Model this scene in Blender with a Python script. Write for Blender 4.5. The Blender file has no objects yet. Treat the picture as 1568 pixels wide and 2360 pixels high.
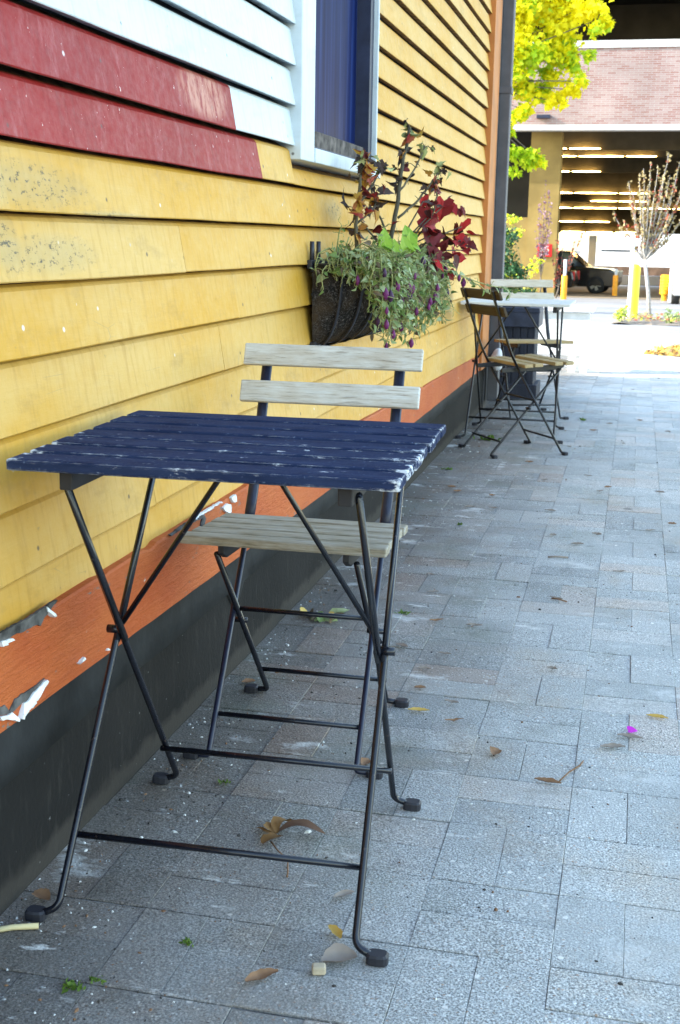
import bpy, bmesh, math, random
from mathutils import Vector, Matrix, noise as mnoise
random.seed(11)
SC = bpy.context.scene
R = math.radians
PI = math.pi
V = Vector

# ------------------------------------------------------------------ camera
cd = bpy.data.cameras.new("camera")
cam = bpy.data.objects.new("camera", cd)
SC.collection.objects.link(cam)
SC.camera = cam
yaw, pitch, roll = 0.22860, 0.21770, 0.01730
fwd = V((-math.sin(yaw) * math.cos(pitch), math.cos(yaw) * math.cos(pitch), -math.sin(pitch)))
right = V((math.cos(yaw), math.sin(yaw), 0))
up = right.cross(fwd)
r2 = right * math.cos(roll) + up * math.sin(roll)
u2 = -right * math.sin(roll) + up * math.cos(roll)
M = Matrix((r2, u2, -fwd)).transposed().to_4x4()
M.translation = V((0.8823, 0.0, 1.0175))
cam.matrix_world = M
cd.sensor_fit = 'VERTICAL'
cd.sensor_height = 36.0
cd.sensor_width = 24.0
cd.lens = 36.0 * 2856.3 / 2360.0
cd.clip_start = 0.05
cd.clip_end = 1500
cd.dof.use_dof = True
cd.dof.focus_distance = 2.3
cd.dof.aperture_fstop = 17.0

# ------------------------------------------------------------------ light
SUN_EL, SUN_AZ = 27.0, 14.0            # light travels towards +x, turned 14 degrees towards +y
w = bpy.data.worlds.new("World")
SC.world = w
w.use_nodes = True
nt = w.node_tree
for n in list(nt.nodes): nt.nodes.remove(n)
out = nt.nodes.new('ShaderNodeOutputWorld')
bg = nt.nodes.new('ShaderNodeBackground')
sky = nt.nodes.new('ShaderNodeTexSky')
sky.sky_type = 'NISHITA'
sky.sun_disc = False
sky.sun_elevation = R(SUN_EL)
sdir = V((-math.cos(R(SUN_AZ)) * math.cos(R(SUN_EL)), -math.sin(R(SUN_AZ)) * math.cos(R(SUN_EL)), math.sin(R(SUN_EL))))
sky.sun_rotation = math.atan2(sdir.x, sdir.y)
sky.air_density = 1.4
sky.dust_density = 1.0
sky.ozone_density = 1.0
bg.inputs[1].default_value = 0.15
nt.links.new(sky.outputs[0], bg.inputs[0])
nt.links.new(bg.outputs[0], out.inputs[0])
sl = bpy.data.lights.new("sun", 'SUN')
sl.energy = 2.1
sl.angle = R(0.5)
sl.color = (1.0, 0.95, 0.86)
so = bpy.data.objects.new("sun", sl)
SC.collection.objects.link(so)
so.rotation_euler = (-sdir).to_track_quat('-Z', 'Y').to_euler()
so.location = (-20, -10, 30)
vs = SC.view_settings
vs.view_transform = 'Standard'
vs.look = 'None'
vs.exposure = 2.6
vs.gamma = 1.0

# ------------------------------------------------------------------ node helpers
class MAT:
    def __init__(s, name, rough=0.7, spec=0.3, metal=0.0):
        s.m = bpy.data.materials.new(name)
        s.m.use_nodes = True
        s.t = s.m.node_tree
        s.b = s.t.nodes['Principled BSDF']
        s.set('Roughness', rough); s.set('Specular IOR Level', spec); s.set('Metallic', metal)
    def n(s, typ, **kw):
        x = s.t.nodes.new(typ)
        for k, v in kw.items(): setattr(x, k, v)
        return x
    def put(s, sock, v):
        if hasattr(v, 'bl_idname') or isinstance(v, bpy.types.NodeSocket): s.t.links.new(v, sock)
        elif isinstance(v, (tuple, list)) and len(v) == 3 and sock.type == 'RGBA': sock.default_value = (*v, 1)
        else: sock.default_value = v
    def set(s, nm, v): s.put(s.b.inputs[nm], v)
    def obj(s): return s.n('ShaderNodeTexCoord').outputs['Object']
    def pos(s): return s.n('ShaderNodeNewGeometry').outputs['Position']
    def scale(s, vec, sc, loc=(0, 0, 0)):
        x = s.n('ShaderNodeMapping'); s.put(x.inputs['Vector'], vec)
        x.inputs['Scale'].default_value = sc; x.inputs['Location'].default_value = loc
        return x.outputs[0]
    def noise(s, vec, sc, det=4, rough=0.55, dist=0.0):
        x = s.n('ShaderNodeTexNoise'); s.put(x.inputs['Vector'], vec)
        x.inputs['Scale'].default_value = sc; x.inputs['Detail'].default_value = det
        x.inputs['Roughness'].default_value = rough; x.inputs['Distortion'].default_value = dist
        return x.outputs['Fac']
    def vor(s, vec, sc, feat='F1', out='Distance', rnd=1.0):
        x = s.n('ShaderNodeTexVoronoi', feature=feat); s.put(x.inputs['Vector'], vec)
        x.inputs['Scale'].default_value = sc; x.inputs['Randomness'].default_value = rnd
        return x.outputs[out]
    def ramp(s, fac, *stops, interp='LINEAR'):
        x = s.n('ShaderNodeValToRGB'); s.put(x.inputs[0], fac); e = x.color_ramp
        e.interpolation = interp
        while len(e.elements) < len(stops): e.elements.new(0.5)
        for el, (p, c) in zip(e.elements, stops):
            el.position = p
            el.color = (c, c, c, 1) if isinstance(c, (int, float)) else (*c, 1)
        return x.outputs[0]
    def mix(s, fac, a, b, mode='MIX'):
        x = s.n('ShaderNodeMix', data_type='RGBA', blend_type=mode)
        s.put(x.inputs[0], fac); s.put(x.inputs[6], a); s.put(x.inputs[7], b)
        return x.outputs[2]
    def math(s, op, a, b=0.0, clamp=False):
        x = s.n('ShaderNodeMath', operation=op, use_clamp=clamp)
        s.put(x.inputs[0], a); s.put(x.inputs[1], b)
        return x.outputs[0]
    def xyz(s, vec):
        x = s.n('ShaderNodeSeparateXYZ'); s.put(x.inputs[0], vec); return x.outputs
    def island(s): return s.n('ShaderNodeNewGeometry').outputs['Random Per Island']
    def color(s, c): s.set('Base Color', c)
    def bump(s, h, strength=0.3, dist=0.002):
        x = s.n('ShaderNodeBump'); x.inputs['Strength'].default_value = strength
        x.inputs['Distance'].default_value = dist; s.put(x.inputs['Height'], h)
        s.set('Normal', x.outputs[0])
    def edge(s, radius=0.006):
        bv = s.n('ShaderNodeBevel', samples=4); bv.inputs[0].default_value = radius
        g = s.n('ShaderNodeNewGeometry')
        d = s.n('ShaderNodeVectorMath', operation='DOT_PRODUCT')
        s.t.links.new(bv.outputs[0], d.inputs[0]); s.t.links.new(g.outputs['Normal'], d.inputs[1])
        return s.math('SUBTRACT', 1.0, d.outputs['Value'], True)
    def ellipse(s, p, axes, c, r, soft=0.6):
        """1 inside an ellipse on two position axes (a stain with a place of its own)"""
        o = s.xyz(p)
        a = s.math('DIVIDE', s.math('SUBTRACT', o[axes[0]], c[0]), r[0])
        b = s.math('DIVIDE', s.math('SUBTRACT', o[axes[1]], c[1]), r[1])
        d = s.math('ADD', s.math('MULTIPLY', a, a), s.math('MULTIPLY', b, b))
        return s.ramp(d, (soft, 1.0), (1.0, 0.0))

def simple(name, col, rough=0.7, spec=0.3, var=0.12, sc=8.0, metal=0.0, bump=0.0):
    m = MAT(name, rough, spec, metal)
    p = m.obj()
    f = m.noise(p, sc, 5)
    lo = tuple(c * (1 - var * 1.6) for c in col); hi = tuple(min(1, c * (1 + var * 1.6)) for c in col)
    m.color(m.ramp(f, (0.3, lo), (0.7, hi)))
    if bump: m.bump(m.noise(p, sc * 8, 3), bump, 0.004)
    return m.m

# ------------------------------------------------------------------ mesh helpers
class MB:
    def __init__(s): s.v = []; s.f = []; s.mi = []
    def poly(s, pts, mi=0):
        k = len(s.v); s.v += [tuple(p) for p in pts]; s.f.append(tuple(range(k, k + len(pts)))); s.mi.append(mi)
    def faces(s, pts, fs, mi=0):
        k = len(s.v); s.v += [tuple(p) for p in pts]
        for f in fs: s.f.append(tuple(i + k for i in f)); s.mi.append(mi)
    def box(s, c, d, m=None, mi=0):
        hx, hy, hz = d[0] / 2, d[1] / 2, d[2] / 2
        P = [V((x, y, z)) for z in (-hz, hz) for y in (-hy, hy) for x in (-hx, hx)]
        if m is not None: P = [m @ p for p in P]
        P = [p + V(c) for p in P]
        s.faces(P, [(0, 2, 3, 1), (4, 5, 7, 6), (0, 1, 5, 4), (2, 6, 7, 3), (0, 4, 6, 2), (1, 3, 7, 5)], mi)
    def bounds(s, a, b, mi=0):
        s.box(((a[0] + b[0]) / 2, (a[1] + b[1]) / 2, (a[2] + b[2]) / 2), (b[0] - a[0], b[1] - a[1], b[2] - a[2]), None, mi)
    def tube(s, pts, r, seg=8, mi=0, flat=1.0, upv=None):
        pts = [V(p) for p in pts]; n = len(pts)
        rs = r if isinstance(r, (list, tuple)) else [r] * n
        rings = []; pu = V(upv) if upv else None
        for i, p in enumerate(pts):
            t = ((pts[min(i + 1, n - 1)] - pts[max(i - 1, 0)])).normalized()
            if pu is None:
                pu = V((0, 0, 1)) if abs(t.z) < 0.9 else V((1, 0, 0))
            a = t.cross(pu)
            if a.length < 1e-5: a = t.cross(V((1, 0.3, 0)))
            a.normalize(); b = a.cross(t).normalized(); pu = b
            rings.append([p + a * (math.cos(q) * rs[i]) + b * (math.sin(q) * rs[i] * flat) for q in [2 * PI * j / seg for j in range(seg)]])
        P = [q for g in rings for q in g]; F = []
        for i in range(n - 1):
            for j in range(seg):
                j2 = (j + 1) % seg
                F.append((i * seg + j, i * seg + j2, (i + 1) * seg + j2, (i + 1) * seg + j))
        F.append(tuple(reversed(range(seg)))); F.append(tuple((n - 1) * seg + j for j in range(seg)))
        s.faces(P, F, mi)
    def lathe(s, c, prof, seg=20, mi=0, a0=0.0, a1=2 * PI):
        full = abs(a1 - a0 - 2 * PI) < 1e-6; n = seg if full else seg + 1
        P = [V((c[0] + r * math.cos(a0 + (a1 - a0) * j / seg), c[1] + r * math.sin(a0 + (a1 - a0) * j / seg), c[2] + z)) for r, z in prof for j in range(n)]
        F = []
        for i in range(len(prof) - 1):
            for j in range(seg):
                j2 = (j + 1) % n if full else j + 1
                F.append((i * n + j, i * n + j2, (i + 1) * n + j2, (i + 1) * n + j))
        s.faces(P, F, mi)
    def prism(s, pts, axis, a, b, mi=0):
        """extrude a 2D outline along an axis from a to b; pts in the other two axes in xyz order"""
        def mk(p, t):
            q = list(p); q.insert(axis, t); return V(q)
        n = len(pts); P = [mk(p, a) for p in pts] + [mk(p, b) for p in pts]
        F = [tuple(range(n)), tuple(reversed(range(n, 2 * n)))] + [(i, i + n, (i + 1) % n + n, (i + 1) % n) for i in range(n)]
        s.faces(P, F, mi)
    def build(s, name, mats, parent=None, smooth=False, bevel=0.0, fix=True, seg=2):
        me = bpy.data.meshes.new(name)
        me.from_pydata([tuple(p) for p in s.v], [], s.f)
        mats = mats if isinstance(mats, (list, tuple)) else [mats]
        for m in mats: me.materials.append(m)
        me.polygons.foreach_set('material_index', s.mi)
        if fix:
            bm = bmesh.new(); bm.from_mesh(me); bmesh.ops.recalc_face_normals(bm, faces=bm.faces); bm.to_mesh(me); bm.free()
        if smooth: me.polygons.foreach_set('use_smooth', [True] * len(me.polygons))
        me.update()
        o = bpy.data.objects.new(name, me)
        SC.collection.objects.link(o)
        if parent: o.parent = parent
        if bevel:
            b = o.modifiers.new('bevel', 'BEVEL'); b.width = bevel; b.segments = seg; b.limit_method = 'ANGLE'; b.angle_limit = R(40)
        return o

def tag(o, label=None, cat=None, group=None, kind=None):
    if label: o['label'] = label
    if cat: o['category'] = cat
    if group: o['group'] = group
    if kind: o['kind'] = kind
    return o
def empty(name, loc=(0, 0, 0), rz=0.0):
    o = bpy.data.objects.new(name, None); SC.collection.objects.link(o)
    o.location = loc; o.rotation_euler = (0, 0, rz); o.empty_display_size = 0.1
    return o
def dup(o, parent=None):
    c = o.copy(); SC.collection.objects.link(c)
    if parent: c.parent = parent
    for ch in list(o.children): dup(ch, c)
    return c
def lerp(a, b, t): return a + (b - a) * t
def zg(y):
    """ground profile: level beside the house, falling gently towards the garage"""
    P = [(-60, 0), (9, 0), (26, -.55), (58, -1.15), (400, -1.6)]
    for (a, za), (b, zb) in zip(P, P[1:]):
        if y <= b: return lerp(za, zb, (y - a) / (b - a))
    return -1.6

# ------------------------------------------------------------------ ground materials
def paver_mat():
    m = MAT('paver_stone', 0.85, 0.25)
    p = m.pos()
    o = m.xyz(p)
    isl = m.island()
    big = m.noise(p, 1.7, 4, 0.6)
    base = m.ramp(isl, (0.0, (0.250, 0.262, 0.264)), (0.4, (0.305, 0.318, 0.318)), (0.75, (0.355, 0.364, 0.362)), (0.92, (0.375, 0.352, 0.332)), (1.0, (0.335, 0.288, 0.258)))
    base = m.mix(m.ramp(big, (0.35, 0.0), (0.7, 0.55)), base, (0.44, 0.455, 0.455))
    # fine aggregate
    g1 = m.noise(p, 300, 4, 0.75)
    rgh = m.ramp(m.noise(m.scale(p, (1, 1, 1), (2, 5, 0)), 2.1, 4, .65), (.36, .35), (.62, 1.0))
    base = m.mix(m.math('MULTIPLY', rgh, .95), base, m.ramp(g1, (0.36, 0.25), (0.49, 0.95), (0.63, 2.0)), 'MULTIPLY')
    g2 = m.vor(p, 170, out='Color'); gx = m.xyz(g2)
    chip = m.math('MULTIPLY', m.ramp(m.vor(p, 170), (0.30, 1.0), (0.42, 0.0)), m.ramp(gx[0], (0.70, 0.0), (0.76, 1.0)))
    chipc = m.ramp(gx[1], (0.0, (0.72, 0.74, 0.74)), (0.6, (0.55, 0.56, 0.56)), (0.8, (0.42, 0.30, 0.22)), (1.0, (0.07, 0.07, 0.08)))
    wear = m.ramp(m.noise(p, 3.1, 3), (0.38, 0.25), (0.6, 1.0))
    base = m.mix(m.math('MULTIPLY', chip, wear), base, chipc)
    g3 = m.vor(p, 62, out='Color'); g3x = m.xyz(g3)
    peb = m.math('MULTIPLY', m.ramp(m.math('DIVIDE', m.vor(p, 62), m.math('ADD', g3x[2], .45)), (0.15, 1.0), (0.24, 0.0)), m.math('MULTIPLY', m.ramp(g3x[0], (0.93, 0.0), (0.94, 1.0)), m.ramp(g3x[1], (0.2, .3), (0.8, 1.0))))
    base = m.mix(peb, base, (0.72, 0.72, 0.70))
    # brown dirt gathering along the wall and under the furniture
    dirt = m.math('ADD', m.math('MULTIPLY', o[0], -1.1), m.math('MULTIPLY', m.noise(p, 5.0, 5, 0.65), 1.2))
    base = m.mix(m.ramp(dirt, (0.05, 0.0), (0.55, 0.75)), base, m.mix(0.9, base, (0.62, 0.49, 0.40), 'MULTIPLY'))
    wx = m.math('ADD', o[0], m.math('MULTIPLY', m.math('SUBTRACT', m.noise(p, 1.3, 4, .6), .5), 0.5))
    base = m.mix(1.0, base, m.ramp(wx, (0.05, 0.52), (0.42, 0.80), (0.90, 1.28)), 'MULTIPLY')   # painted-in shade by the house and light further out, with grime and treading
    # green film
    base = m.mix(m.ramp(m.noise(m.scale(p, (1, 1, 1), (4, 7, 0)), 2.6, 5, 0.6), (0.55, 0.0), (0.72, 0.35)), base, (0.13, 0.16, 0.11))
    # pale scuffs and dried splashes
    sp = m.noise(m.scale(p, (1.0, 1.6, 1), (3.3, 1.2, 0)), 3.4, 6, 0.68)
    base = m.mix(m.ramp(sp, (0.60, 0.0), (0.69, 0.75)), base, (0.66, 0.68, 0.68))
    s3 = m.noise(m.scale(p, (1.1, 3.4, 1), (6.3, 2.2, 0)), 5.2, 6, .72)
    base = m.mix(m.ramp(s3, (0.615, 0.0), (0.68, 0.8)), base, (0.68, 0.69, 0.68))
    wm_ = m.noise(m.scale(p, (1, 1, 1), (11, 3, 0)), 3.3, 5, .66)
    base = m.mix(m.ramp(wm_, (0.52, 0.0), (0.68, 0.55)), base, m.mix(1.0, base, (1.02, 0.86, 0.72), 'MULTIPLY'))
    gum = m.vor(p, 5.5, out='Color'); gumx = m.xyz(gum)
    gm = m.math('MULTIPLY', m.ramp(m.vor(p, 5.5), (0.07, 1.0), (0.115, 0.0)), m.ramp(gumx[0], (0.62, 0.0), (0.64, 1.0)))
    base = m.mix(m.math('MULTIPLY', gm, .55), base, (0.10, 0.10, 0.10))
    blot = m.noise(m.scale(p, (1, 1, 1), (1.7, 8.1, 0)), 7.5, 6, .72)
    base = m.mix(m.ramp(blot, (0.56, 0.0), (0.68, 0.5)), base, m.mix(1.0, base, (0.55, 0.54, 0.50), 'MULTIPLY'))
    base = m.mix(1.0, base, (1.0, 0.955, 0.895), 'MULTIPLY')
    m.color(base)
    h = m.math('ADD', m.math('MULTIPLY', g1, 1.0), m.math('MULTIPLY', m.vor(p, 170), -0.8))
    m.bump(h, 0.55, 0.0035)
    m.set('Roughness', m.ramp(big, (0.3, 0.62), (0.7, 0.9)))
    return m.m
def grainy(name, col, sc=120.0, amt=0.5, rough=0.9, big=0.25):
    m = MAT(name, rough, 0.2)
    p = m.pos()
    c = m.mix(amt, col, m.ramp(m.noise(p, sc, 4, 0.7), (0.3, 0.45), (0.5, 1.0), (0.7, 1.5)), 'MULTIPLY')
    c = m.mix(big, c, m.ramp(m.noise(p, 0.9, 5, 0.6), (0.3, 0.55), (0.7, 1.45)), 'MULTIPLY')
    m.color(c)
    m.bump(m.noise(p, sc, 3), 0.3, 0.004)
    return m.m
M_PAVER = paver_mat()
def sand_mat():
    m = MAT('joint_sand', .95, .1); p = m.pos()
    c = m.ramp(m.noise(p, 3.5, 5, .7), (.38, (0.09, 0.09, 0.085)), (.5, (0.18, 0.185, 0.18)), (.6, (0.27, 0.275, 0.27)))
    c = m.mix(m.ramp(m.noise(m.scale(p, (1, 1, 1), (9, 2, 0)), 4.2, 5, .7), (.56, 0.0), (.66, .8)), c, (0.10, 0.13, 0.04))
    c = m.mix(.7, c, m.ramp(m.noise(p, 300, 3, .7), (.3, .5), (.7, 1.5)), 'MULTIPLY')
    m.color(c); return m.m
M_SAND = sand_mat()
M_EARTH = grainy('ground_earth', (0.15, 0.145, 0.13), 6)
M_CONC = grainy('concrete', (0.30, 0.30, 0.305), 60, 0.3)
M_KERB = grainy('pale_concrete', (0.42, 0.42, 0.42), 60, 0.2)
M_ASPH = grainy('asphalt', (0.24, 0.24, 0.245), 40, 0.4)
M_LINE = grainy('road_paint', (0.75, 0.75, 0.72), 60, 0.2)
M_GFLOOR = grainy('garage_floor', (0.24, 0.19, 0.13), 20, 0.3)
M_MULCH = grainy('mulch', (0.20, 0.17, 0.14), 30, 0.9)

# ------------------------------------------------------------------ the ground
def sheet(name, x0, x1, ys, dz, mat, step=None):
    mb = MB()
    for a, b in zip(ys, ys[1:]):
        mb.poly([(x0, a, zg(a) + dz), (x1, a, zg(a) + dz), (x1, b, zg(b) + dz), (x0, b, zg(b) + dz)])
    return tag(mb.build(name, mat), kind='structure')
sheet('ground', -300, 300, [-60, 9, 26, 58, 400], -0.03, M_EARTH)
def path_bed():
    mb = MB(); st = .05; nx, ny = 93, 240; P = []
    for j in range(ny + 1):
        for i in range(nx + 1):
            x, y = -.02 + i * st, 1.0 + j * .0526
            P.append((x, y, zg(y) - .0034 + .0010 * mnoise.noise(V((x * 2.3, y * 2.3, 4))) + .0010 * mnoise.noise(V((x * 9, y * 9, 7)))))
    mb.faces(P, [(j * (nx + 1) + i, j * (nx + 1) + i + 1, (j + 1) * (nx + 1) + i + 1, (j + 1) * (nx + 1) + i) for j in range(ny) for i in range(nx)])
    return tag(mb.build('joint_sand', M_SAND, fix=False), kind='structure')
path_bed()
def pavers():
    mb = MB()
    U = 0.2062; y0 = 1.63 - 16 * U; rnd = random.Random(5)
    def brick(x0, x1, ya, yb):
        g = 0.0007 + rnd.random() * 0.0008; c = 0.0022
        dz = rnd.uniform(-0.0014, 0.0014); tx = rnd.uniform(-.005, .005); ty = rnd.uniform(-.007, .007)
        jx = rnd.uniform(-.0012, .0012); jy = rnd.uniform(-.0012, .0012)
        gx = g * .2; cx_ = .0008; x0 += gx + jx * .4; x1 += jx * .4 - gx; ya += g + jy; yb += jy - g
        cx, cy = (x0 + x1) / 2, (ya + yb) / 2
        def z(x, y): return zg(y) + dz + (x - cx) * tx + (y - cy) * ty
        o = [(x0, ya), (x1, ya), (x1, yb), (x0, yb)]
        i = [(x0 + cx_, ya + c), (x1 - cx_, ya + c), (x1 - cx_, yb - c), (x0 + cx_, yb - c)]
        P = [(a, b, z(a, b) - 0.012) for a, b in o] + [(a, b, z(a, b) - c * 0.6) for a, b in o] + [(a, b, z(a, b)) for a, b in i]
        F = [(8, 9, 10, 11)]
        for k in range(4):
            k2 = (k + 1) % 4
            F += [(k, k2, k2 + 4, k + 4), (k + 4, k2 + 4, k2 + 8, k + 8)]
        mb.faces(P, F)
    for j in range(80):
        ya = y0 + j * U
        if ya > 13.5: break
        for i in range(22):
            xa = i * U
            if (i + j) % 2 == 1:
                brick(xa, xa + U, ya, ya + U / 2); brick(xa, xa + U, ya + U / 2, ya + U)
            else:
                brick(xa, xa + U / 2, ya, ya + U); brick(xa + U / 2, xa + U, ya, ya + U)
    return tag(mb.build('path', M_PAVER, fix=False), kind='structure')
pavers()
sheet('pavement', -6, 30, [13.62, 16.4], 0.0, M_CONC)
sheet('kerb_apron', -8, 30, [16.4, 20.1], 0.004, M_KERB)
sheet('road', -80, 80, [20.1, 26, 45.2], 0.0, M_ASPH)
sheet('garage_floor', -14, 14, [45.2, 58, 66.6], 0.004, M_GFLOOR)
sheet('yard', -80, 80, [66.6, 140], 0.0, M_KERB)
# white lines of the road: one across in front of the garage, one short dash
mb = MB()
for (xa, xb, ya, yb) in [(-6, 10, 36.0, 36.35), (-0.75, -0.55, 24.5, 34.0)]:
    mb.poly([(xa, ya, zg(ya) + .006), (xb, ya, zg(ya) + .006), (xb, yb, zg(yb) + .006), (xa, yb, zg(yb) + .006)])
tag(mb.build('road_marking', M_LINE), kind='structure')
# planting bed with a low kerb
mb = MB()
for k in range(24):
    xa = 0.45 + k * 0.15; xb = xa + .15
    for q in range(6):
        ya = 24.2 + q * .6; yb = ya + .6
        h = lambda x, y: zg(y) + 0.05 + 0.07 * mnoise.noise(V((x * 3, y * 3, 2))) + (0.0 if .5 < x < 3.9 and 24.3 < y < 27.7 else -.06)
        mb.poly([(xa, ya, h(xa, ya)), (xb, ya, h(xb, ya)), (xb, yb, h(xb, yb)), (xa, yb, h(xa, yb))])
tag(mb.build('planting_bed', M_MULCH), kind='structure')

# ------------------------------------------------------------------ house materials
def paint_mat(name, c1, c2, dirt=(0.30, 0.22, 0.10), grain=0.15, worn=None, mold=True):
    m = MAT(name, 0.55, 0.35)
    p = m.pos(); o = m.xyz(p)
    isl = m.island()
    f = m.math('ADD', m.math('MULTIPLY', m.noise(m.scale(p, (1, 1.0, 2.2)), 2.2, 4, 0.6), 0.8), m.math('MULTIPLY', isl, 0.2))
    c = m.ramp(f, (0.36, c1), (0.62, c2))
    st = m.noise(m.scale(p, (1, 14, 1.6)), 5.0, 4, 0.6)            # faint runs down the boards
    c = m.mix(m.ramp(st, (0.50, 0.0), (0.76, 0.5)), c, tuple(a * 0.70 for a in c1))
    gr_ = m.noise(m.scale(p, (1, 1.6, 4), (0, 4.4, 1.3)), 3.0, 6, .7)
    c = m.mix(m.ramp(gr_, (0.55, 0.0), (0.74, 0.45)), c, tuple(a * .35 + b * .3 for a, b in zip(c1, dirt)))
    fl = m.noise(p, 46, 5, 0.7)
    c = m.mix(m.ramp(fl, (0.66, 0.0), (0.72, 0.55)), c, dirt)
    if mold:
        for (cy, cz, ry, rz) in ((1.74, 1.085, 0.24, 0.042), (1.80, 0.985, 0.19, 0.036), (3.66, 1.10, .12, .04), (2.02, 1.046, .2, .010), (1.66, 1.0, .05, .05)):
            e = m.ellipse(p, (1, 2), (cy, cz), (ry, rz), 0.15)
            c = m.mix(m.math('MULTIPLY', e, 0.34), c, (0.33, 0.29, 0.16))
            d = m.noise(m.scale(p, (1, .8, 1.6)), 62, 5, 0.8)
            c = m.mix(m.math('MULTIPLY', e, m.ramp(d, (0.56, 0.0), (0.61, 0.9))), c, (0.05, 0.042, 0.030))
    spk = m.vor(p, 38, out='Color'); sx_ = m.xyz(spk); sd = m.vor(p, 38)
    dot = m.math('MULTIPLY', m.ramp(sd, (0.10, 1.0), (0.20, 0.0)), m.ramp(sx_[0], (0.955, 0.0), (0.96, 1.0)))
    c = m.mix(m.math('MULTIPLY', dot, .8), c, m.ramp(sx_[1], (0.45, (0.06, 0.05, 0.04)), (0.55, (0.72, 0.72, 0.70))))
    # a few hairline cracks and nail spots
    cr = m.vor(m.scale(p, (1, 2.2, 11), (0, 0.3, 0.1)), 1.1, 'DISTANCE_TO_EDGE')
    crm = m.math('MULTIPLY', m.ramp(cr, (0.0, 1.0), (0.006, 0.0)), m.ramp(m.noise(p, 7.2, 2), (0.58, 0.0), (0.64, 0.5)))
    c = m.mix(crm, c, dirt)
    if worn:
        wn = m.noise(m.scale(p, (1, 2.4, 1.0), (0, .35, .2)), 9.0, 6, 0.72)
        wm = m.ramp(wn, (0.54, 0.0), (0.70, 0.55))
        c = m.mix(wm, c, worn)
        e = m.ellipse(p, (1, 2), (2.52, 1.30), (0.17, .055), 0.3)
        c = m.mix(m.math('MULTIPLY', e, m.ramp(m.noise(m.scale(p, (1, 3, 1.2)), 14, 5, .7), (.40, 0.0), (.56, .85))), c, (0.52, 0.24, 0.17))
        sp = m.noise(m.scale(p, (1, 2, 1)), 60, 3, .6)
        c = m.mix(m.ramp(sp, (0.715, 0.0), (0.735, 0.9)), c, (0.75, 0.66, 0.62))
    m.color(c)
    h = m.math('ADD', m.noise(m.scale(p, (1, 1, 9)), 16, 4, .6), m.math('MULTIPLY', m.noise(p, 160, 3), 0.35))
    m.bump(h, grain, 0.004)
    m.set('Roughness', m.ramp(fl, (.3, .45), (.7, .7)))
    return m.m
M_YEL = paint_mat('yellow_paint', (0.565, 0.295, 0.027), (0.595, 0.37, 0.105))
M_RED = paint_mat('red_paint', (0.24, 0.005, 0.004), (0.29, 0.011, 0.009), dirt=(0.18, 0.015, 0.015), worn=(0.38, 0.11, 0.11), mold=False)
M_WHI = paint_mat('white_paint', (0.56, 0.61, 0.62), (0.60, 0.65, 0.655), dirt=(0.55, 0.58, 0.58), mold=False)
def skirt_mat():
    m = MAT('orange_paint', 0.6, 0.3)
    p = m.pos(); o = m.xyz(p)
    c = m.ramp(m.noise(m.scale(p, (1, 1, 2)), 3.0, 5, .6), (0.3, (0.40, 0.068, 0.011)), (0.7, (0.50, 0.125, 0.026)))
    gr = m.noise(m.scale(p, (1, 2.0, 14)), 9, 5, .65, 0.6)
    c = m.mix(m.ramp(gr, (0.55, 0.0), (0.75, 0.5)), c, (0.30, 0.055, 0.015))
    pe = m.noise(m.scale(p, (1, 1.4, 3.0), (0, 2.1, .7)), 12, 6, .7)
    c = m.mix(m.ramp(pe, (0.655, 0.0), (0.675, 1.0)), c, (0.17, 0.15, 0.13))
    pw = m.noise(m.scale(p, (1, 1.2, 3.0), (0, 5.1, 1.7)), 10, 5, .7)
    c = m.mix(m.ramp(pw, (0.70, 0.0), (0.715, 1.0)), c, (0.62, 0.62, 0.60))
    m.color(c)
    m.bump(m.math('ADD', m.math('MULTIPLY', gr, .9), m.math('MULTIPLY', pe, -1.0)), 0.7, 0.006)
    return m.m
M_SKIRT = skirt_mat()
M_CORNER = simple('orange_corner_paint', (0.44, 0.16, 0.04), 0.6, var=.15, sc=5)
def found_mat():
    m = MAT('black_coating', 0.8, 0.08)
    p = m.pos()
    c = m.ramp(m.noise(p, 2.4, 5, .6), (0.3, (0.014, 0.0135, 0.013)), (0.7, (0.023, 0.0215, 0.0205)))
    c = m.mix(m.ramp(m.noise(m.scale(p, (1, 8, 1.5)), 7, 4, .6), (.55, 0.0), (.75, .5)), c, (0.05, 0.046, 0.041))
    o = m.xyz(p)
    low = m.math('ADD', o[2], m.math('MULTIPLY', m.noise(p, 18, 4), -0.06))
    c = m.mix(m.ramp(low, (-.02, .7), (.02, 0.0)), c, (0.055, 0.049, 0.043))       # splashed dirt at the foot of the wall
    sp = m.noise(p, 85, 3, .6)
    c = m.mix(m.ramp(sp, (0.72, 0.0), (0.74, .6)), c, (0.3, 0.3, 0.3))
    m.color(c); m.bump(m.noise(p, 90, 4), 0.35, 0.004)
    return m.m
M_FOUND = found_mat()
M_FLASH = simple('flashing_membrane', (0.022, 0.023, 0.024), 0.7, .15, .35, 6, bump=.2)
M_DARKIN = simple('dark_interior', (0.03, 0.03, 0.032), .9)
M_DOWN = simple('grey_downspout_paint', (0.10, 0.098, 0.105), .6, .3, .12, 10)
M_GREYB = simple('dark_grey_plank', (0.05, 0.048, 0.05), .7)
M_NAVYF = simple('navy_window_paint', (0.022, 0.027, 0.055), .5, .4, .2, 20)
M_CURT = simple('blue_curtain', (0.030, 0.045, 0.20), .9, .1, .2, 6)
M_SILL = simple('weathered_sash_wood', (0.10, 0.085, 0.075), .8, .2, .5, 30)
M_PEEL = simple('peeled_paint_flake', (0.74, 0.74, 0.72), .7)
M_WOODBARE = simple('bare_grey_wood', (0.10, 0.095, 0.09), .9, .1, .4, 40)
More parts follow.
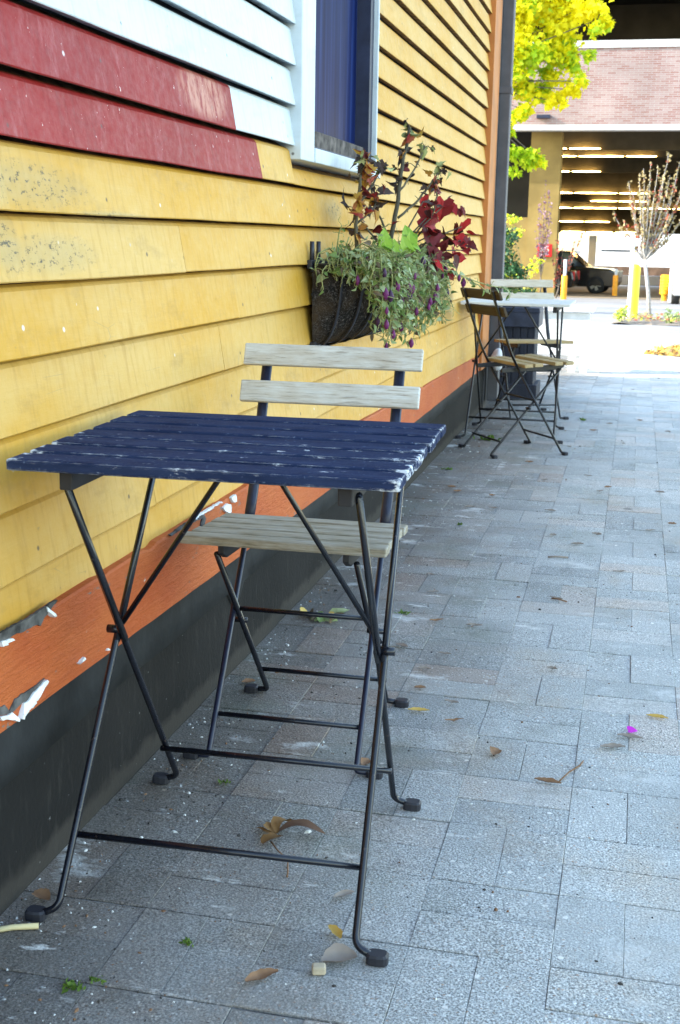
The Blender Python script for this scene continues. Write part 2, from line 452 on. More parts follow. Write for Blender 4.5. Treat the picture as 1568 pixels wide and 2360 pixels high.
def glass_mat(name, tint=(0.6, 0.7, 1.0), mixv=0.25, gl=(1, 1, 1)):
    m = MAT(name)
    g = m.n('ShaderNodeBsdfGlossy'); g.inputs['Roughness'].default_value = 0.04; g.inputs['Color'].default_value = (*gl, 1)
    t = m.n('ShaderNodeBsdfTransparent'); t.inputs['Color'].default_value = (*tint, 1)
    x = m.n('ShaderNodeMixShader')
    f = m.n('ShaderNodeFresnel'); f.inputs[0].default_value = 1.45
    m.put(x.inputs[0], m.math('MULTIPLY', f.outputs[0], 1.0 + mixv))
    m.t.links.new(t.outputs[0], x.inputs[1]); m.t.links.new(g.outputs[0], x.inputs[2])
    m.t.links.new(x.outputs[0], m.t.nodes['Material Output'].inputs[0])
    return m.m
M_GLASS = MAT('navy_tinted_pane', .32, .015)
p = M_GLASS.pos()
st_ = M_GLASS.noise(M_GLASS.scale(p, (1, 9, .35)), 3.2, 3, .55)
M_GLASS.color(M_GLASS.ramp(st_, (.34, (0.004, 0.009, 0.050)), (.5, (0.008, 0.016, 0.075)), (.66, (0.018, 0.034, 0.120))))
M_GLASS = M_GLASS.m

# ------------------------------------------------------------------ the house
YA, YC, YE = -3.0, 7.27, 8.05          # siding start, corner board, end of the house
house = tag(empty('clapboard_house', (0, 0, 0)), 'clapboard house wall in yellow, red and white boards over an orange skirt board', 'house')
ROWS = [0.345, 0.508, 0.615, 0.725, 0.835, 0.945, 1.047, 1.150, 1.245, 1.345, 1.440, 1.540]
while ROWS[-1] < 4.9: ROWS.append(ROWS[-1] + 0.1)
WY0, WY1, WZ0, WZ1 = 3.19, 4.19, 1.212, 2.62   # window casing, outer
rb = random.Random(3)
yel, red, whi = MB(), MB(), MB()
def board(mb, ya, yb, z0, z1, xo=0.0):
    n = max(1, int((yb - ya) / 0.16)); P = []; F = []
    ph = rb.random() * 9
    for i in range(n + 1):
        y = lerp(ya, yb, i / n)
        zb = z0 + 0.0022 * mnoise.noise(V((y * 1.9, z0 * 31, ph))) + 0.0012 * mnoise.noise(V((y * 9, z0 * 31, 3)))
        xb = 0.0055 + xo + 0.0022 * mnoise.noise(V((y * 1.3, z0 * 17, 5)))
        P += [V((-0.050, y, z1 + 0.012)), V((-0.032, y, z1 + 0.001)), V((-0.022, y, z1 - .003)), V((-0.0145, y, z1 - .007)), V((-0.0100, y, z1 - .013)), V((xb, y, zb + 0.002)), V((xb - 0.0015, y, zb)), V((xb - 0.030, y, zb + 0.006))]
    for i in range(n):
        a = i * 8; b = a + 8
        for k in range(7): F.append((a + k, a + k + 1, b + k + 1, b + k))
    F.append(tuple(reversed(range(8)))); F.append(tuple(n * 8 + k for k in range(8)))
    q = len(mb.mi); mb.faces(P, F)
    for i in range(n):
        for k in (0, 1, 6): mb.mi[q + i * 7 + k] = 1          # underside and back edge, coloured dark to paint in the lap shadow
JOINTS = {2: [4.4], 3: [2.62, 5.1], 4: [2.72, 5.9], 5: [2.38], 6: [1.66], 1: [2.2, 3.9], 7: [5.3], 11: [2.66], 10: [5.6]}
for i in range(len(ROWS) - 1):
    z0, z1 = ROWS[i], ROWS[i + 1]
    cuts = [YA, YC] + JOINTS.get(i, [rb.uniform(4.9, 6.6)])
    spans = []
    inwin = z1 > WZ0 + 0.02 and z0 < WZ1 - 0.02
    if inwin: cuts += [WY0, WY1]
    if i == 8: cuts += [2.704, WY0]
    if i == 7: cuts += [2.901, WY0]
    if i >= 9: cuts += [WY0]
    cuts = sorted(set(cuts))
    for a, b in zip(cuts, cuts[1:]):
        mid = (a + b) / 2
        if inwin and WY0 < mid < WY1:
            if z0 < WZ0 - .02: board(yel, a, b, z0, WZ0 - .014)
            continue
        if i == 8 and mid < 2.704: mb = red
        elif i == 7 and mid < 2.901: mb = red
        elif i >= 8 and mid < WY0: mb = whi
        else: mb = yel
        paintcut = (i == 8 and (abs(a - 2.704) < 1e-6 or abs(b - 2.704) < 1e-6)) or (i == 7)
        xo = 0 if paintcut else rb.uniform(-.0006, .0006)
        jit = 0 if (paintcut or a in (WY0, WY1) or b in (WY0, WY1)) else rb.uniform(-.0008, .0008)
        board(mb, a + (0 if paintcut else .0005), b - (0 if paintcut else .0005), z0 + jit, z1, xo)
def part(mb, name, mat, label=None, parent=None, **k):
    o = mb.build(name, mat, parent or house, **k)
    if label: o['label'] = label
    return o
M_BUTT = simple('lap_shadow_edge', (0.17, 0.105, 0.055), .9, .1, .4, 30)  # dark colour standing in for the shadow line under each board
M_BUTTW = simple('blue_grey_lap_shadow', (0.27, 0.31, 0.35), .8, .1, .3, 30)  # the same painted shadow line, blue-grey for the white boards
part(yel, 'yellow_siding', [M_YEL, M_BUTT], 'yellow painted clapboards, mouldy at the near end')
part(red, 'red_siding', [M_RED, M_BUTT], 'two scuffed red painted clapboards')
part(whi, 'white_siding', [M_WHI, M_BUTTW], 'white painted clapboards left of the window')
# core wall behind the boards with a hole for the window, ends, roof
mb = MB()
mb.bounds((-0.20, YA, 0.0), (-0.062, WY0 + .1, 5.0)); mb.bounds((-0.20, WY1 - .02, 0.0), (-0.062, YE - .02, 5.0))
mb.bounds((-0.20, WY0 + .1, 0.0), (-0.062, WY1 - .02, WZ0 + .02)); mb.bounds((-0.20, WY0 + .1, WZ1 - .05), (-0.062, WY1 - .02, 5.0))
mb.bounds((-8.0, YE - .2, 0.0), (-0.2, YE - .02, 5.0)); mb.bounds((-8.0, YA, 0.0), (-.2, YA + .2, 5.0)); mb.bounds((-8.2, YA, 0.0), (-8.0, YE - .02, 5.0))
part(mb, 'wall_core', M_GREYB)
mb = MB(); mb.bounds((-8.5, YA - .3, 5.0), (0.22, YE, 5.14)); mb.prism([(-8.5, 5.14), (.22, 5.14), (-4, 6.9)], 1, YA - .3, YE)
part(mb, 'roof', M_GREYB)
# orange skirt board (tapering) with a ragged top edge
mb = MB(); P = []; F = []; ys = [YA + .015 * k for k in range(int((YC - YA) / .015) + 1)]
for y in ys:
    t = min(1, max(0, (y - 2.8) / 4.4))
    zt = lerp(0.437, 0.362, t) + 0.003 * mnoise.noise(V((y * 4, 0, 1))) - max(0, mnoise.noise(V((y * 9.5, 3, 1))) - .25) * .022 - .002 * abs(mnoise.noise(V((y * 31, 3, 1))))
    zb = lerp(0.297, 0.268, min(1, max(0, (y - 1.5) / 2.2))) + .002 * mnoise.noise(V((y * 7, 9, 1)))
    xf = 0.012 + .0012 * mnoise.noise(V((y * 5, 2, 7)))
    P += [V((-.015, y, zt + .002)), V((xf - .003, y, zt)), V((xf, y, zt - .004)), V((xf + .001, y, zb)), V((-.015, y, zb))]
n = len(ys)
for i in range(n - 1):
    for k in range(4): F.append((i * 5 + k, i * 5 + k + 1, i * 5 + 6 + k, i * 5 + 5 + k))
mb.faces(P, F)
part(mb, 'skirt_board', M_SKIRT, 'orange skirt board with peeling paint')
rf = random.Random(8)
def patch(pts, x0, x1, lift=0.0):
    """ragged flat patch on the skirt board, outline in (y, z); lift curls the outer points off the wall"""
    o = []
    for (a, b) in zip(pts, pts[1:] + pts[:1]):
        L = math.hypot(b[0] - a[0], b[1] - a[1]); k = max(1, int(L / .006))
        for q in range(k):
            t = q / k; o.append((lerp(a[0], b[0], t) + rf.uniform(-.0011, .0011), lerp(a[1], b[1], t) + rf.uniform(-.0011, .0011)))
    n = len(o); cz = sum(p[1] for p in o) / n
    front = [V((x1 + lift * rf.random() * (1 if p[1] < cz else .3), p[0], p[1])) for p in o]; back = [V((x0, p[0], p[1])) for p in o]
    m_ = MB(); m_.faces(front + back, [tuple(range(n))] + [(q, q + n, (q + 1) % n + n, (q + 1) % n) for q in range(n)]); return m_
GREY = [[(1.697, .331), (1.669, .325), (1.649, .323), (1.638, .317), (1.618, .319), (1.594, .316), (1.575, .318), (1.548, .326), (1.549, .338), (1.567, .336), (1.58, .321), (1.6, .333), (1.624, .333), (1.659, .331)],
        [(1.50, .450), (1.559, .447), (1.591, .447), (1.648, .445), (1.709, .445), (1.735, .447), (1.752, .445), (1.728, .439), (1.718, .433), (1.703, .430), (1.688, .421), (1.679, .426), (1.657, .428), (1.632, .429), (1.604, .433), (1.59, .432), (1.558, .434), (1.50, .432)],
        [(2.247, .438), (2.352, .441), (2.447, .439), (2.461, .424), (2.446, .408), (2.427, .416), (2.437, .430), (2.361, .434), (2.307, .434), (2.255, .433)]]
WHITE = [[(1.701, .328), (1.706, .322), (1.68, .314), (1.665, .307), (1.647, .306), (1.629, .303), (1.612, .296), (1.606, .299), (1.623, .317), (1.638, .317), (1.649, .323), (1.669, .325)],
         [(1.585, .317), (1.591, .313), (1.606, .297), (1.597, .299), (1.572, .311), (1.552, .318), (1.548, .324), (1.575, .317)],
         [(1.562, .436), (1.594, .430), (1.595, .428), (1.575, .427), (1.562, .429)], [(1.709, .445), (1.719, .439), (1.732, .424), (1.729, .422), (1.716, .432)],
         [(2.574, .425), (2.601, .428), (2.623, .422), (2.628, .403), (2.606, .405), (2.579, .417)], [(2.628, .437), (2.662, .438), (2.667, .42), (2.639, .424)], [(1.815, .317), (1.839, .319), (1.84, .316), (1.82, .314)],
         [(1.93, .3), (1.937, .303), (1.941, .299)], [(2.38, .4425), (2.56, .4425), (2.56, .4405), (2.38, .440)]]
for q in GREY: part(patch(q, .010, .0152), 'bare_wood_gap', M_WOODBARE)
for q in WHITE: part(patch(q, .0105, .0166, .006), 'paint_flake', M_PEEL, 'white ragged flake of peeling paint')
mb = MB(); mb.bounds((-.18, YA, -.05), (0.0, YE - .03, .275)); part(mb, 'foundation', M_FOUND, 'black coated foundation')
mb = MB(); P = []; F = []; ys = [YA + .06 * k for k in range(int((YC - YA) / .06) + 1)]
for y in ys:
    zb = .205 + .008 * mnoise.noise(V((y * 2.2, 1, 4))) - (.06 if 2.69 < y < 2.76 else 0)
    P += [V((.002, y, .305)), V((.004 + .0015 * mnoise.noise(V((y * 3, 5, 4))), y, .25)), V((.0055 + .002 * mnoise.noise(V((y * 3, 8, 4))), y, zb)), V((.001, y, zb - .002))]
for i in range(len(ys) - 1):
    for k in range(3): F.append((i * 4 + k, i * 4 + k + 1, i * 4 + 5 + k, i * 4 + 4 + k))
mb.faces(P, F); part(mb, 'flashing_strip', M_FLASH, 'dark membrane strip under the skirt board', smooth=True)
mb = MB(); mb.bounds((-.06, YC, .27), (.026, 7.58, 5.0)); part(mb, 'corner_board', M_CORNER, 'orange corner board', bevel=.003)
mb = MB(); mb.bounds((-.018, 7.58, .0), (.008, YE - .01, 5.0)); part(mb, 'grey_plank', M_GREYB)
mb = MB(); mb.bounds((.022, 7.63, .05), (.088, 7.72, 5.0)); ds = part(mb, 'downspout', M_DOWN, 'grey square downspout', bevel=.006)
for z in (.75, 1.86, 3.4):
    mb = MB(); mb.bounds((.009, 7.622, z), (.094, 7.728, z + .035)); part(mb, 'strap', M_DOWN, parent=ds, bevel=.002)
# window
win = MB()
win.bounds((-.09, WY0, WZ0), (.022, WY0 + .135, WZ1 + .02))                       # left casing
win.bounds((-.09, WY0 + .135, WZ0), (.026, WY1, WZ0 + .038))                       # bottom casing
win.bounds((-.09, WY1 - .012, WZ0 + .038), (.012, WY1, WZ1 + .02))                 # right casing
win.bounds((-.09, WY0 + .135, WZ1 - .05), (.020, WY1 - .012, WZ1 + .02))
window = part(win, 'window', M_WHI, 'tall window with white casing and navy sash', bevel=.003)
fr = MB(); a, b, c, d = WY0 + .135, WY1 - .012, WZ0 + .038, WZ1 - .05
fr.bounds((-.075, a, c), (.004, a + .022, d)); fr.bounds((-.075, b - .05, c), (-.004, b, d)); fr.bounds((-.075, a + .022, d - .04), (-.004, b - .05, d))
fr.bounds((-.075, a + .022, c), (-.006, b - .05, c + .012))
part(fr, 'frame', M_NAVYF, parent=window, bevel=.002)
sh = MB(); sh.bounds((-.07, a + .022, c + .012), (-.02, b - .05, c + .058)); sh.bounds((-.06, a + .022, c + .058), (-.035, a + .04, d - .04))
part(sh, 'sash', M_SILL, parent=window, bevel=.002)
pn = MB(); pn.poly([(-.05, a + .02, c + .05), (-.05, b - .05, c + .05), (-.05, b - .05, d - .04), (-.05, a + .02, d - .04)])
part(pn, 'pane', M_GLASS, parent=window)
rm = MB(); rm.poly([(-1.2, a - .6, c - .3), (-1.2, b + .6, c - .3), (-1.2, b + .6, d + .3), (-1.2, a - .6, d + .3)])
part(rm, 'room_wall', M_DARKIN, parent=window)

# ------------------------------------------------------------------ furniture materials
def table_paint():
    m = MAT('chipped_navy_paint', 0.7, 0.04)
    p = m.obj(); o = m.xyz(p)
    base = m.ramp(m.noise(m.scale(p, (2, 9, 9)), 5, 5, .6), (0.3, (0.012, 0.019, 0.050)), (0.7, (0.030, 0.044, 0.098)))
    sp = m.noise(p, 170, 3, .6)
    base = m.mix(m.ramp(sp, (0.66, 0.0), (0.70, 0.4)), base, (0.25, 0.32, 0.46))
    e = m.edge(0.007)
    chips = m.noise(m.scale(p, (1, 2.0, 2.0)), 34, 6, .68)
    ends = m.math('ABSOLUTE', o[0]); endm = m.ramp(ends, (0.245, 0.0), (0.280, 0.12))
    frontm = m.ramp(o[1], (-0.27, 0.10), (-0.19, 0.0))
    thr = m.math('ADD', m.math('ADD', chips, m.math('MULTIPLY', e, 0.62)), m.math('ADD', endm, frontm))
    cm = m.ramp(thr, (0.75, 0.0), (0.78, 1.0))
    w2 = m.noise(m.scale(p, (1.0, 7, 7), (.3, 0, 0)), 7, 6, .7)
    cm2 = m.ramp(w2, (0.70, 0.0), (0.74, 0.8))
    topm = m.ramp(o[2], (.7, 0.0), (.7005, 1.0))
    c = m.mix(cm, base, (0.66, 0.68, 0.70)); c = m.mix(m.math('MULTIPLY', cm2, topm), c, (0.50, 0.55, 0.60))
    m.color(c)
    m.bump(m.math('ADD', m.noise(m.scale(p, (1, 10, 10)), 22, 4, .6), m.math('MULTIPLY', cm, -.5)), .25, .002)
    m.set('Roughness', m.ramp(sp, (.35, .6), (.7, .8)))
    return m.m
def weathered(name, c1, c2, grey, ax=0, white=0.0, seed=0.0):
    """bare or worn wood with grain along the slat"""
    m = MAT(name, 0.75, 0.25)
    p = m.scale(m.obj(), (1, 1, 1), (seed, seed * .7, seed * .3))
    sc = [18, 18, 18]; sc[ax] = 1.3
    g = m.noise(m.scale(p, sc), 5.5, 6, .68, .5)
    c = m.ramp(g, (0.28, c1), (0.55, c2), (0.75, grey))
    g2 = m.noise(m.scale(p, [v * 2.6 for v in sc]), 6.0, 4, .6)
    c = m.mix(m.ramp(g2, (0.56, 0.0), (0.72, 0.6)), c, tuple(v * .35 for v in c1))
    if white:
        wn = m.noise(m.scale(p, [3 if k != ax else 1 for k in range(3)]), 6, 6, .72)
        wm = m.math('MULTIPLY', m.ramp(wn, (0.36, 0.15), (0.6, 1.0)), white)
        wm = m.math('MULTIPLY', wm, m.ramp(g2, (.42, 1.0), (.66, .25)))
        c = m.mix(wm, c, (0.70, 0.71, 0.68))
    m.color(c); m.bump(m.math('ADD', g, m.math('MULTIPLY', g2, .6)), .35, .002)
    return m.m
def metal_paint(name, col, rough=.38):
    m = MAT(name, rough, 0.5)
    p = m.obj(); f = m.noise(p, 26, 5, .65)
    c = m.ramp(f, (0.3, tuple(v * .75 for v in col)), (0.7, tuple(v * 1.3 for v in col)))
    c = m.mix(m.ramp(m.noise(p, 95, 3), (.68, 0.0), (.72, .5)), c, (0.10, 0.07, 0.055))
    m.color(c); m.bump(m.noise(p, 140, 3), .15, .001)
    return m.m
M_TABLE = table_paint()
M_NAVYSTEEL = metal_paint('navy_steel', (0.007, 0.008, 0.013), .26)
M_BLACKSTEEL = metal_paint('black_steel', (0.008, 0.008, 0.009), .4)
M_POST = metal_paint('navy_flat_steel', (0.012, 0.015, 0.034), .35)
M_RUBBER = simple('rubber_pad', (0.022, 0.022, 0.028), .55, .4)
M_RAIL = simple('dark_table_rail', (0.03, 0.028, 0.03), .7)
M_WHITEWASH = weathered('whitewashed_wood', (0.31, 0.24, 0.16), (0.50, 0.44, 0.35), (0.48, 0.48, 0.45), 0, 0.72)
M_SEATWOOD = weathered('greyed_seat_wood', (0.14, 0.095, 0.045), (0.27, 0.22, 0.14), (0.25, 0.25, 0.23), 0, 0.33, 3.1)
M_YELWOOD = weathered('yellowed_wood', (0.30, 0.19, 0.07), (0.42, 0.30, 0.13), (0.36, 0.30, 0.2), 0, 0.12, 1.7)
M_BROWNBACK = weathered('dark_brown_wood', (0.05, 0.034, 0.022), (0.075, 0.055, 0.035), (0.09, 0.07, 0.05), 0, 0.0, 5.0)
M_PALEWOOD = weathered('pale_wood', (0.42, 0.34, 0.22), (0.58, 0.50, 0.36), (0.55, 0.50, 0.42), 0, 0.45, 7.0)
M_BLEACHED = weathered('bleached_table_wood', (0.60, 0.58, 0.54), (0.72, 0.70, 0.66), (0.66, 0.66, 0.66), 0, 0.8, 9.0)

def smoothpath(pts, r=0.025, k=5):
    """round the corners of a polyline"""
    pts = [V(p) for p in pts]; o = [pts[0]]
    for a, b, c in zip(pts, pts[1:], pts[2:]):
        d1 = (a - b); d2 = (c - b); q = min(r, d1.length * .45, d2.length * .45)
        p0 = b + d1.normalized() * q; p1 = b + d2.normalized() * q
        for i in range(k + 1):
            t = i / k; o.append(p0 * (1 - t) ** 2 + b * 2 * t * (1 - t) + p1 * t * t)
    o.append(pts[-1]); return o
def pad(parent, x, y, sx, mat=M_RUBBER):
    """oval rubber pad with a chamfered top, lying on the ground"""
    mb = MB(); k = 12; rings = []
    for (z, q) in ((0.001, .95), (0.002, 1.0), (0.013, 1.0), (0.0165, .82)):
        rings.append([V((x + sx * .004 + .0165 * q * math.copysign(abs(math.cos(t)) ** .6, math.cos(t)), y + .0125 * q * math.copysign(abs(math.sin(t)) ** .6, math.sin(t)), z)) for t in [2 * PI * i / k for i in range(k)]])
    P = [p for g in rings for p in g]; F = [tuple(reversed(range(k))), tuple(3 * k + i for i in range(k))]
    for a in range(3):
        for i in range(k): F.append((a * k + i, a * k + (i + 1) % k, (a + 1) * k + (i + 1) % k, (a + 1) * k + i))
    mb.faces(P, F); return mb.build('rubber_pad', mat, parent)

def make_table(loc, rz, label, mtop, msteel, W=.557, D=.539, chip=True, group=None):
    t = tag(empty('bistro_table', loc, rz), label, 'table', group)
    H = .71; n = 7; pitch = D / n; mb = MB(); rr = random.Random(int(loc[1] * 100))
    for i in range(n):
        y = -D / 2 + (i + .5) * pitch
        dx = rr.uniform(-.0015, .0015)
        mb.box((dx, y, H - .00825 + rr.uniform(-.0007, .0007)), (W + rr.uniform(-.003, .003), pitch - .019, .0165))
    mb.build('tabletop', mtop, t, bevel=.0036)
    for sx in (-1, 1):
        mb = MB(); mb.bounds((sx * .20 - .010, -D / 2 + .035, H - .046), (sx * .20 + .010, D / 2 - .035, H - .0160))
        mb.build('rail', M_RAIL, t, bevel=.002)
    hw, hy, zc = .2267, .2504, .385
    for sx in (-1, 1):
        for sy in (-1, 1):
            x = sx * (hw + (-.020 if sy > 0 else .002))
            top = V((sx * .214, -sy * .208, H - .035))
            foot = V((x, sy * (hy - .005), .020))
            out1 = V((x + sx * .012, sy * hy, .0095)); out2 = V((x + sx * .030, sy * hy, .0085))
            mid = top.lerp(foot, .47)
            mb = MB(); pts = smoothpath([top, mid + V((sx * .002, 0, 0)), foot, out2], .022)
            mb.tube(pts, .0056, 10)
            # flat upper half of the leg
            mb.tube([top, mid], .0078, 8, flat=.6, upv=(1, 0, 0))
            leg = mb.build('leg', msteel, t, smooth=True)
            pad(leg, x + sx * .030, sy * hy, sx)
        # rivet at the crossing, strut to the middle of the top
        mb = MB(); mb.tube([(sx * (hw - .012), 0, zc), (sx * (hw + .012), 0, zc)], .007, 10); mb.build('rivet', msteel, t, smooth=True)
        mb = MB(); mb.tube([(sx * (hw - .012), .004, zc + .010), (sx * .026, .010, H - .030), (sx * .022, .010, H - .017)], .0046, 8); mb.build('strut', msteel, t, smooth=True)
    for sy in (-1, 1):
        f = .105; q = 1 - (f / .675)
        y = lerp(-sy * .208, sy * (hy - .005), 1 - f / .66)
        qx = hw - .014 if sy > 0 else hw
        mb = MB(); mb.tube([(-qx, y, f), (qx, y, f)], .0052, 10); mb.build('stretcher', msteel, t, smooth=True)
    return t

def make_chair(loc, rz, label, mback, mseat, msteel, mpost, group=None, W=.39, seatn=5, gap=None, lift=0.0):
    """folding slat chair, front towards -y"""
    c = tag(empty('folding_chair', loc, rz), label, 'chair', group)
    hw = .146
    rr = random.Random(int(loc[1] * 77))
    for sx in (-1, 1):
        # rear post: front foot -> seat -> back rest
        x = sx * (hw + .004)
        pts = smoothpath([(x, -.180, .020), (x - sx * .004, .075, .425), (x - sx * .004, .118, .50), (x - sx * .004, .232, .785)], .03)
        low = smoothpath([(x + sx * .030, -.186, .0085), (x, -.188, .010), (x, -.180, .022), (x - sx * .004, .075, .425)], .016)
        mb = MB(); mb.tube(low, .0060, 10)
        up_ = smoothpath([(x - sx * .004, .072, .42), (x - sx * .004, .118, .50), (x - sx * .004, .232, .785)], .03)
        mb.tube(up_, .0115, 8, flat=.42, upv=(0, 1, 0.4))
        post = mb.build('back_post', mpost, c, smooth=True)
        pad(post, x + sx * .032, -.186, sx)
        x2 = sx * (hw - .008)
        mb = MB(); mb.tube(smoothpath([(x2 + sx * .030, .196, .0085), (x2, .197, .010), (x2, .190, .022), (x2, -.165, .418)], .016), .0060, 10)
        leg = mb.build('rear_leg', msteel, c, smooth=True)
        pad(leg, x2 + sx * .032, .196, sx)
        mb = MB()                                             # seat bracket
        mb.prism([(-.190, .440), (.150, .424), (.150, .404), (-.165, .412), (-.19, .425)], 0, sx * (hw - .024) - .006, sx * (hw - .024) + .006)
        mb.build('seat_bracket', M_RAIL if mpost is M_POST else mpost, c, bevel=.0015)
        mb = MB(); mb.tube([(sx * (hw - .018), .008, .232), (sx * (hw + .018), .008, .232)], .006, 8); mb.build('rivet', msteel, c, smooth=True)
    def cross(y, z, r=.0052):
        mb = MB(); mb.tube([(-hw, y, z), (hw, y, z)], r, 8); mb.build('stretcher', msteel, c, smooth=True)
    cross(-.140, .080); cross(.150, .075); cross(-.028, .268)
    # seat slats, sloping a little to the back
    mb = MB(); D = .275; p = D / seatn
    rm = Matrix.Rotation(R(-2.6), 3, 'X')
    for i in range(seatn):
        y = -.205 + (i + .5) * p
        if gap is not None and i == gap: continue
        wd = W + (.012 if i == 0 else 0) + rr.uniform(-.003, .003)
        mb.box((rr.uniform(-.003, .003), y, .4505 - (y + .2) * .045), (wd, p - .0105, .017), rm)
    mb.build('seat', mseat, c, bevel=.003)
    for (z, y) in ((.768, .212), (.692, .182)):
        mb = MB(); mb.box((0, y, z), (W, .014, .047), Matrix.Rotation(R(-21), 3, 'X'))
        mb.build('back_slat', mback, c, bevel=.003)
    if lift: pass
    return c

make_table((.312, 1.816, 0), .0316, 'navy slatted bistro table with chipped white edges, nearest the camera', M_TABLE, M_NAVYSTEEL)
make_chair((.262, 2.372, 0), .015, 'whitewashed folding chair tucked under the navy slatted table', M_WHITEWASH, M_SEATWOOD, M_NAVYSTEEL, M_POST)
make_table((.285, 6.66, 0), .0, 'bleached pale bistro table at the far corner of the house', M_BLEACHED, M_BLACKSTEEL)
make_chair((.335, 6.105, 0), math.atan2(.82, -.57), 'dark backed folding chair with yellowed seat slats, in front of the far table', M_BROWNBACK, M_YELWOOD, M_BLACKSTEEL, M_BLACKSTEEL, gap=2)
make_chair((.285, 7.43, 0), R(22), 'pale wood folding chair behind the far table, facing the camera', M_PALEWOOD, M_YELWOOD, M_BLACKSTEEL, M_BLACKSTEEL)

# ------------------------------------------------------------------ litter bin at the corner of the house
M_BIN = weathered('black_stained_wood', (0.020, 0.021, 0.028), (0.032, 0.033, 0.045), (0.045, 0.048, 0.062), 2, 0.0, 2.2)
M_BINC = simple('worn_navy_band', (0.034, 0.038, 0.060), .55, .4, .3, 12)
bn = tag(empty('wooden_bin', (.115, 8.32, 0)), 'short square black wooden bin with a wide navy band, standing at the house corner', 'bin')
mb = MB()
for k in range(6):
    a = -.145 + k * .0485
    for f in (0, 1):
        mb.bounds((a, -.145 if f == 0 else .129, .09), (a + .0455, -.129 if f == 0 else .145, .49))
        mb.bounds((-.145 if f == 0 else .129, -.128 + k * .0428, .09), (-.129 if f == 0 else .145, -.128 + k * .0428 + .041, .49))
mb.build('body', M_BIN, bn, bevel=.003)
mb = MB(); mb.bounds((-.168, -.168, .472), (.168, .168, .598)); mb.bounds((-.172, -.172, .565), (.172, .172, .580)); mb.build('band', M_BINC, bn, bevel=.005)
mb = MB(); mb.bounds((-.10, -.12, .598), (.10, .12, .625)); mb.build('lid', M_BIN, bn, bevel=.004)
mb = MB(); mb.bounds((-.172, -.172, 0), (.172, .172, .10)); mb.build('plinth', M_BIN, bn, bevel=.006)
# crumpled white bag
mb = MB(); P = []; F = []; k, q = 16, 9
for j in range(q):
    for i in range(k):
        t = 2 * PI * i / k; f = PI * j / (q - 1); d = V((math.sin(f) * math.cos(t), math.sin(f) * math.sin(t), -math.cos(f)))
        s_ = 1 + .25 * mnoise.noise(d * 2.3 + V((4, 1, 2))) + .1 * mnoise.noise(d * 6)
        P.append(V((d.x * .055 * s_, d.y * .09 * s_, max(0, .10 + d.z * .11 * s_))))
for j in range(q - 1):
    for i in range(k): F.append((j * k + i, j * k + (i + 1) % k, (j + 1) * k + (i + 1) % k, (j + 1) * k + i))
mb.faces(P, F)
M_BAG = simple('white_plastic', (0.75, 0.76, 0.78), .5)
# white bag hanging on the bin side, seen behind the dark chair
o = tag(mb.build('plastic_bag', M_BAG, smooth=True), 'small white plastic bag caught against the grey downspout behind the dark backed chair', 'bag'); o.location = (.085, 7.58, .245); o.scale = (.7, .6, .62)
# white slatted bench beyond the corner
bq = tag(empty('white_bench', (.22, 10.6, zg(10.6))), 'white painted box bench beyond the black bin', 'bench')
M_BENCH = simple('white_bench_paint', (0.78, 0.78, 0.77), .6)
mb = MB()
for k in range(4): mb.bounds((-.30, -.02 + .001 * k, .14 + k * .09), (.30, .02 - .001 * k, .225 + k * .09))
mb.build('front_panel', M_BENCH, bq, bevel=.003)
mb = MB(); mb.bounds((-.33, -.05, .50), (.33, .42, .53)); mb.build('seat', M_BENCH, bq, bevel=.004)
for (x, y) in ((-.27, 0), (.17, 0), (.27, 0), (-.27, .37), (.27, .37)):
    mb = MB(); mb.bounds((x - .03, y - .018, 0), (x + .03, y + .018, .14)); mb.build('leg', M_BENCH, bq, bevel=.003)

# ------------------------------------------------------------------ leaves and plants
def leafmat(name, c1, c2, rough=.5, trans=0.25, sc=40, vein=None):
    m = MAT(name, rough, 0.35)
    p = m.pos(); isl = m.island()
    f = m.math('ADD', m.math('MULTIPLY', isl, .6), m.math('MULTIPLY', m.noise(p, sc, 3, .6), .4))
    c = m.ramp(f, (0.25, c1), (0.75, c2))
    m.color(c)
    tr = m.n('ShaderNodeBsdfTranslucent'); m.put(tr.inputs[0], c)
    x = m.n('ShaderNodeMixShader'); x.inputs[0].default_value = trans
    m.t.links.new(m.b.outputs[0], x.inputs[1]); m.t.links.new(tr.outputs[0], x.inputs[2])
    m.t.links.new(x.outputs[0], m.t.nodes['Material Output'].inputs[0])
    return m.m
M_BEG = leafmat('red_begonia_leaf', (0.20, 0.006, 0.006), (0.52, 0.020, 0.018), .6, .25)
M_BEGD = leafmat('dark_begonia_leaf', (0.05, 0.008, 0.008), (0.16, 0.014, 0.014), .62, .15)
M_WITHER = leafmat('withered_dark_leaf', (0.030, 0.022, 0.020), (0.085, 0.055, 0.045), .8, .1)
M_AUTUMN = leafmat('red_yellow_leaf', (0.28, 0.025, 0.020), (0.50, 0.30, 0.04), .6, .25, 60)
M_LIME = leafmat('lime_leaf', (0.22, 0.40, 0.03), (0.36, 0.52, 0.06), .5, .35)
M_VINE = leafmat('pale_vine_leaf', (0.20, 0.28, 0.09), (0.42, 0.48, 0.27), .6, .25)
M_VINE2 = leafmat('green_vine_leaf', (0.08, 0.14, 0.03), (0.22, 0.30, 0.08), .6, .25)
M_VINED = leafmat('dry_vine_leaf', (0.10, 0.075, 0.045), (0.20, 0.15, 0.09), .8, .15)
M_STEM = leafmat('plant_stem', (0.20, 0.22, 0.06), (0.36, 0.36, 0.14), .7, 0.0)
M_STEMD = leafmat('woody_stem', (0.055, 0.050, 0.035), (0.12, 0.10, 0.06), .8, 0.0)
M_PURP = leafmat('purple_flower', (0.10, 0.012, 0.07), (0.22, 0.03, 0.15), .5, .2)
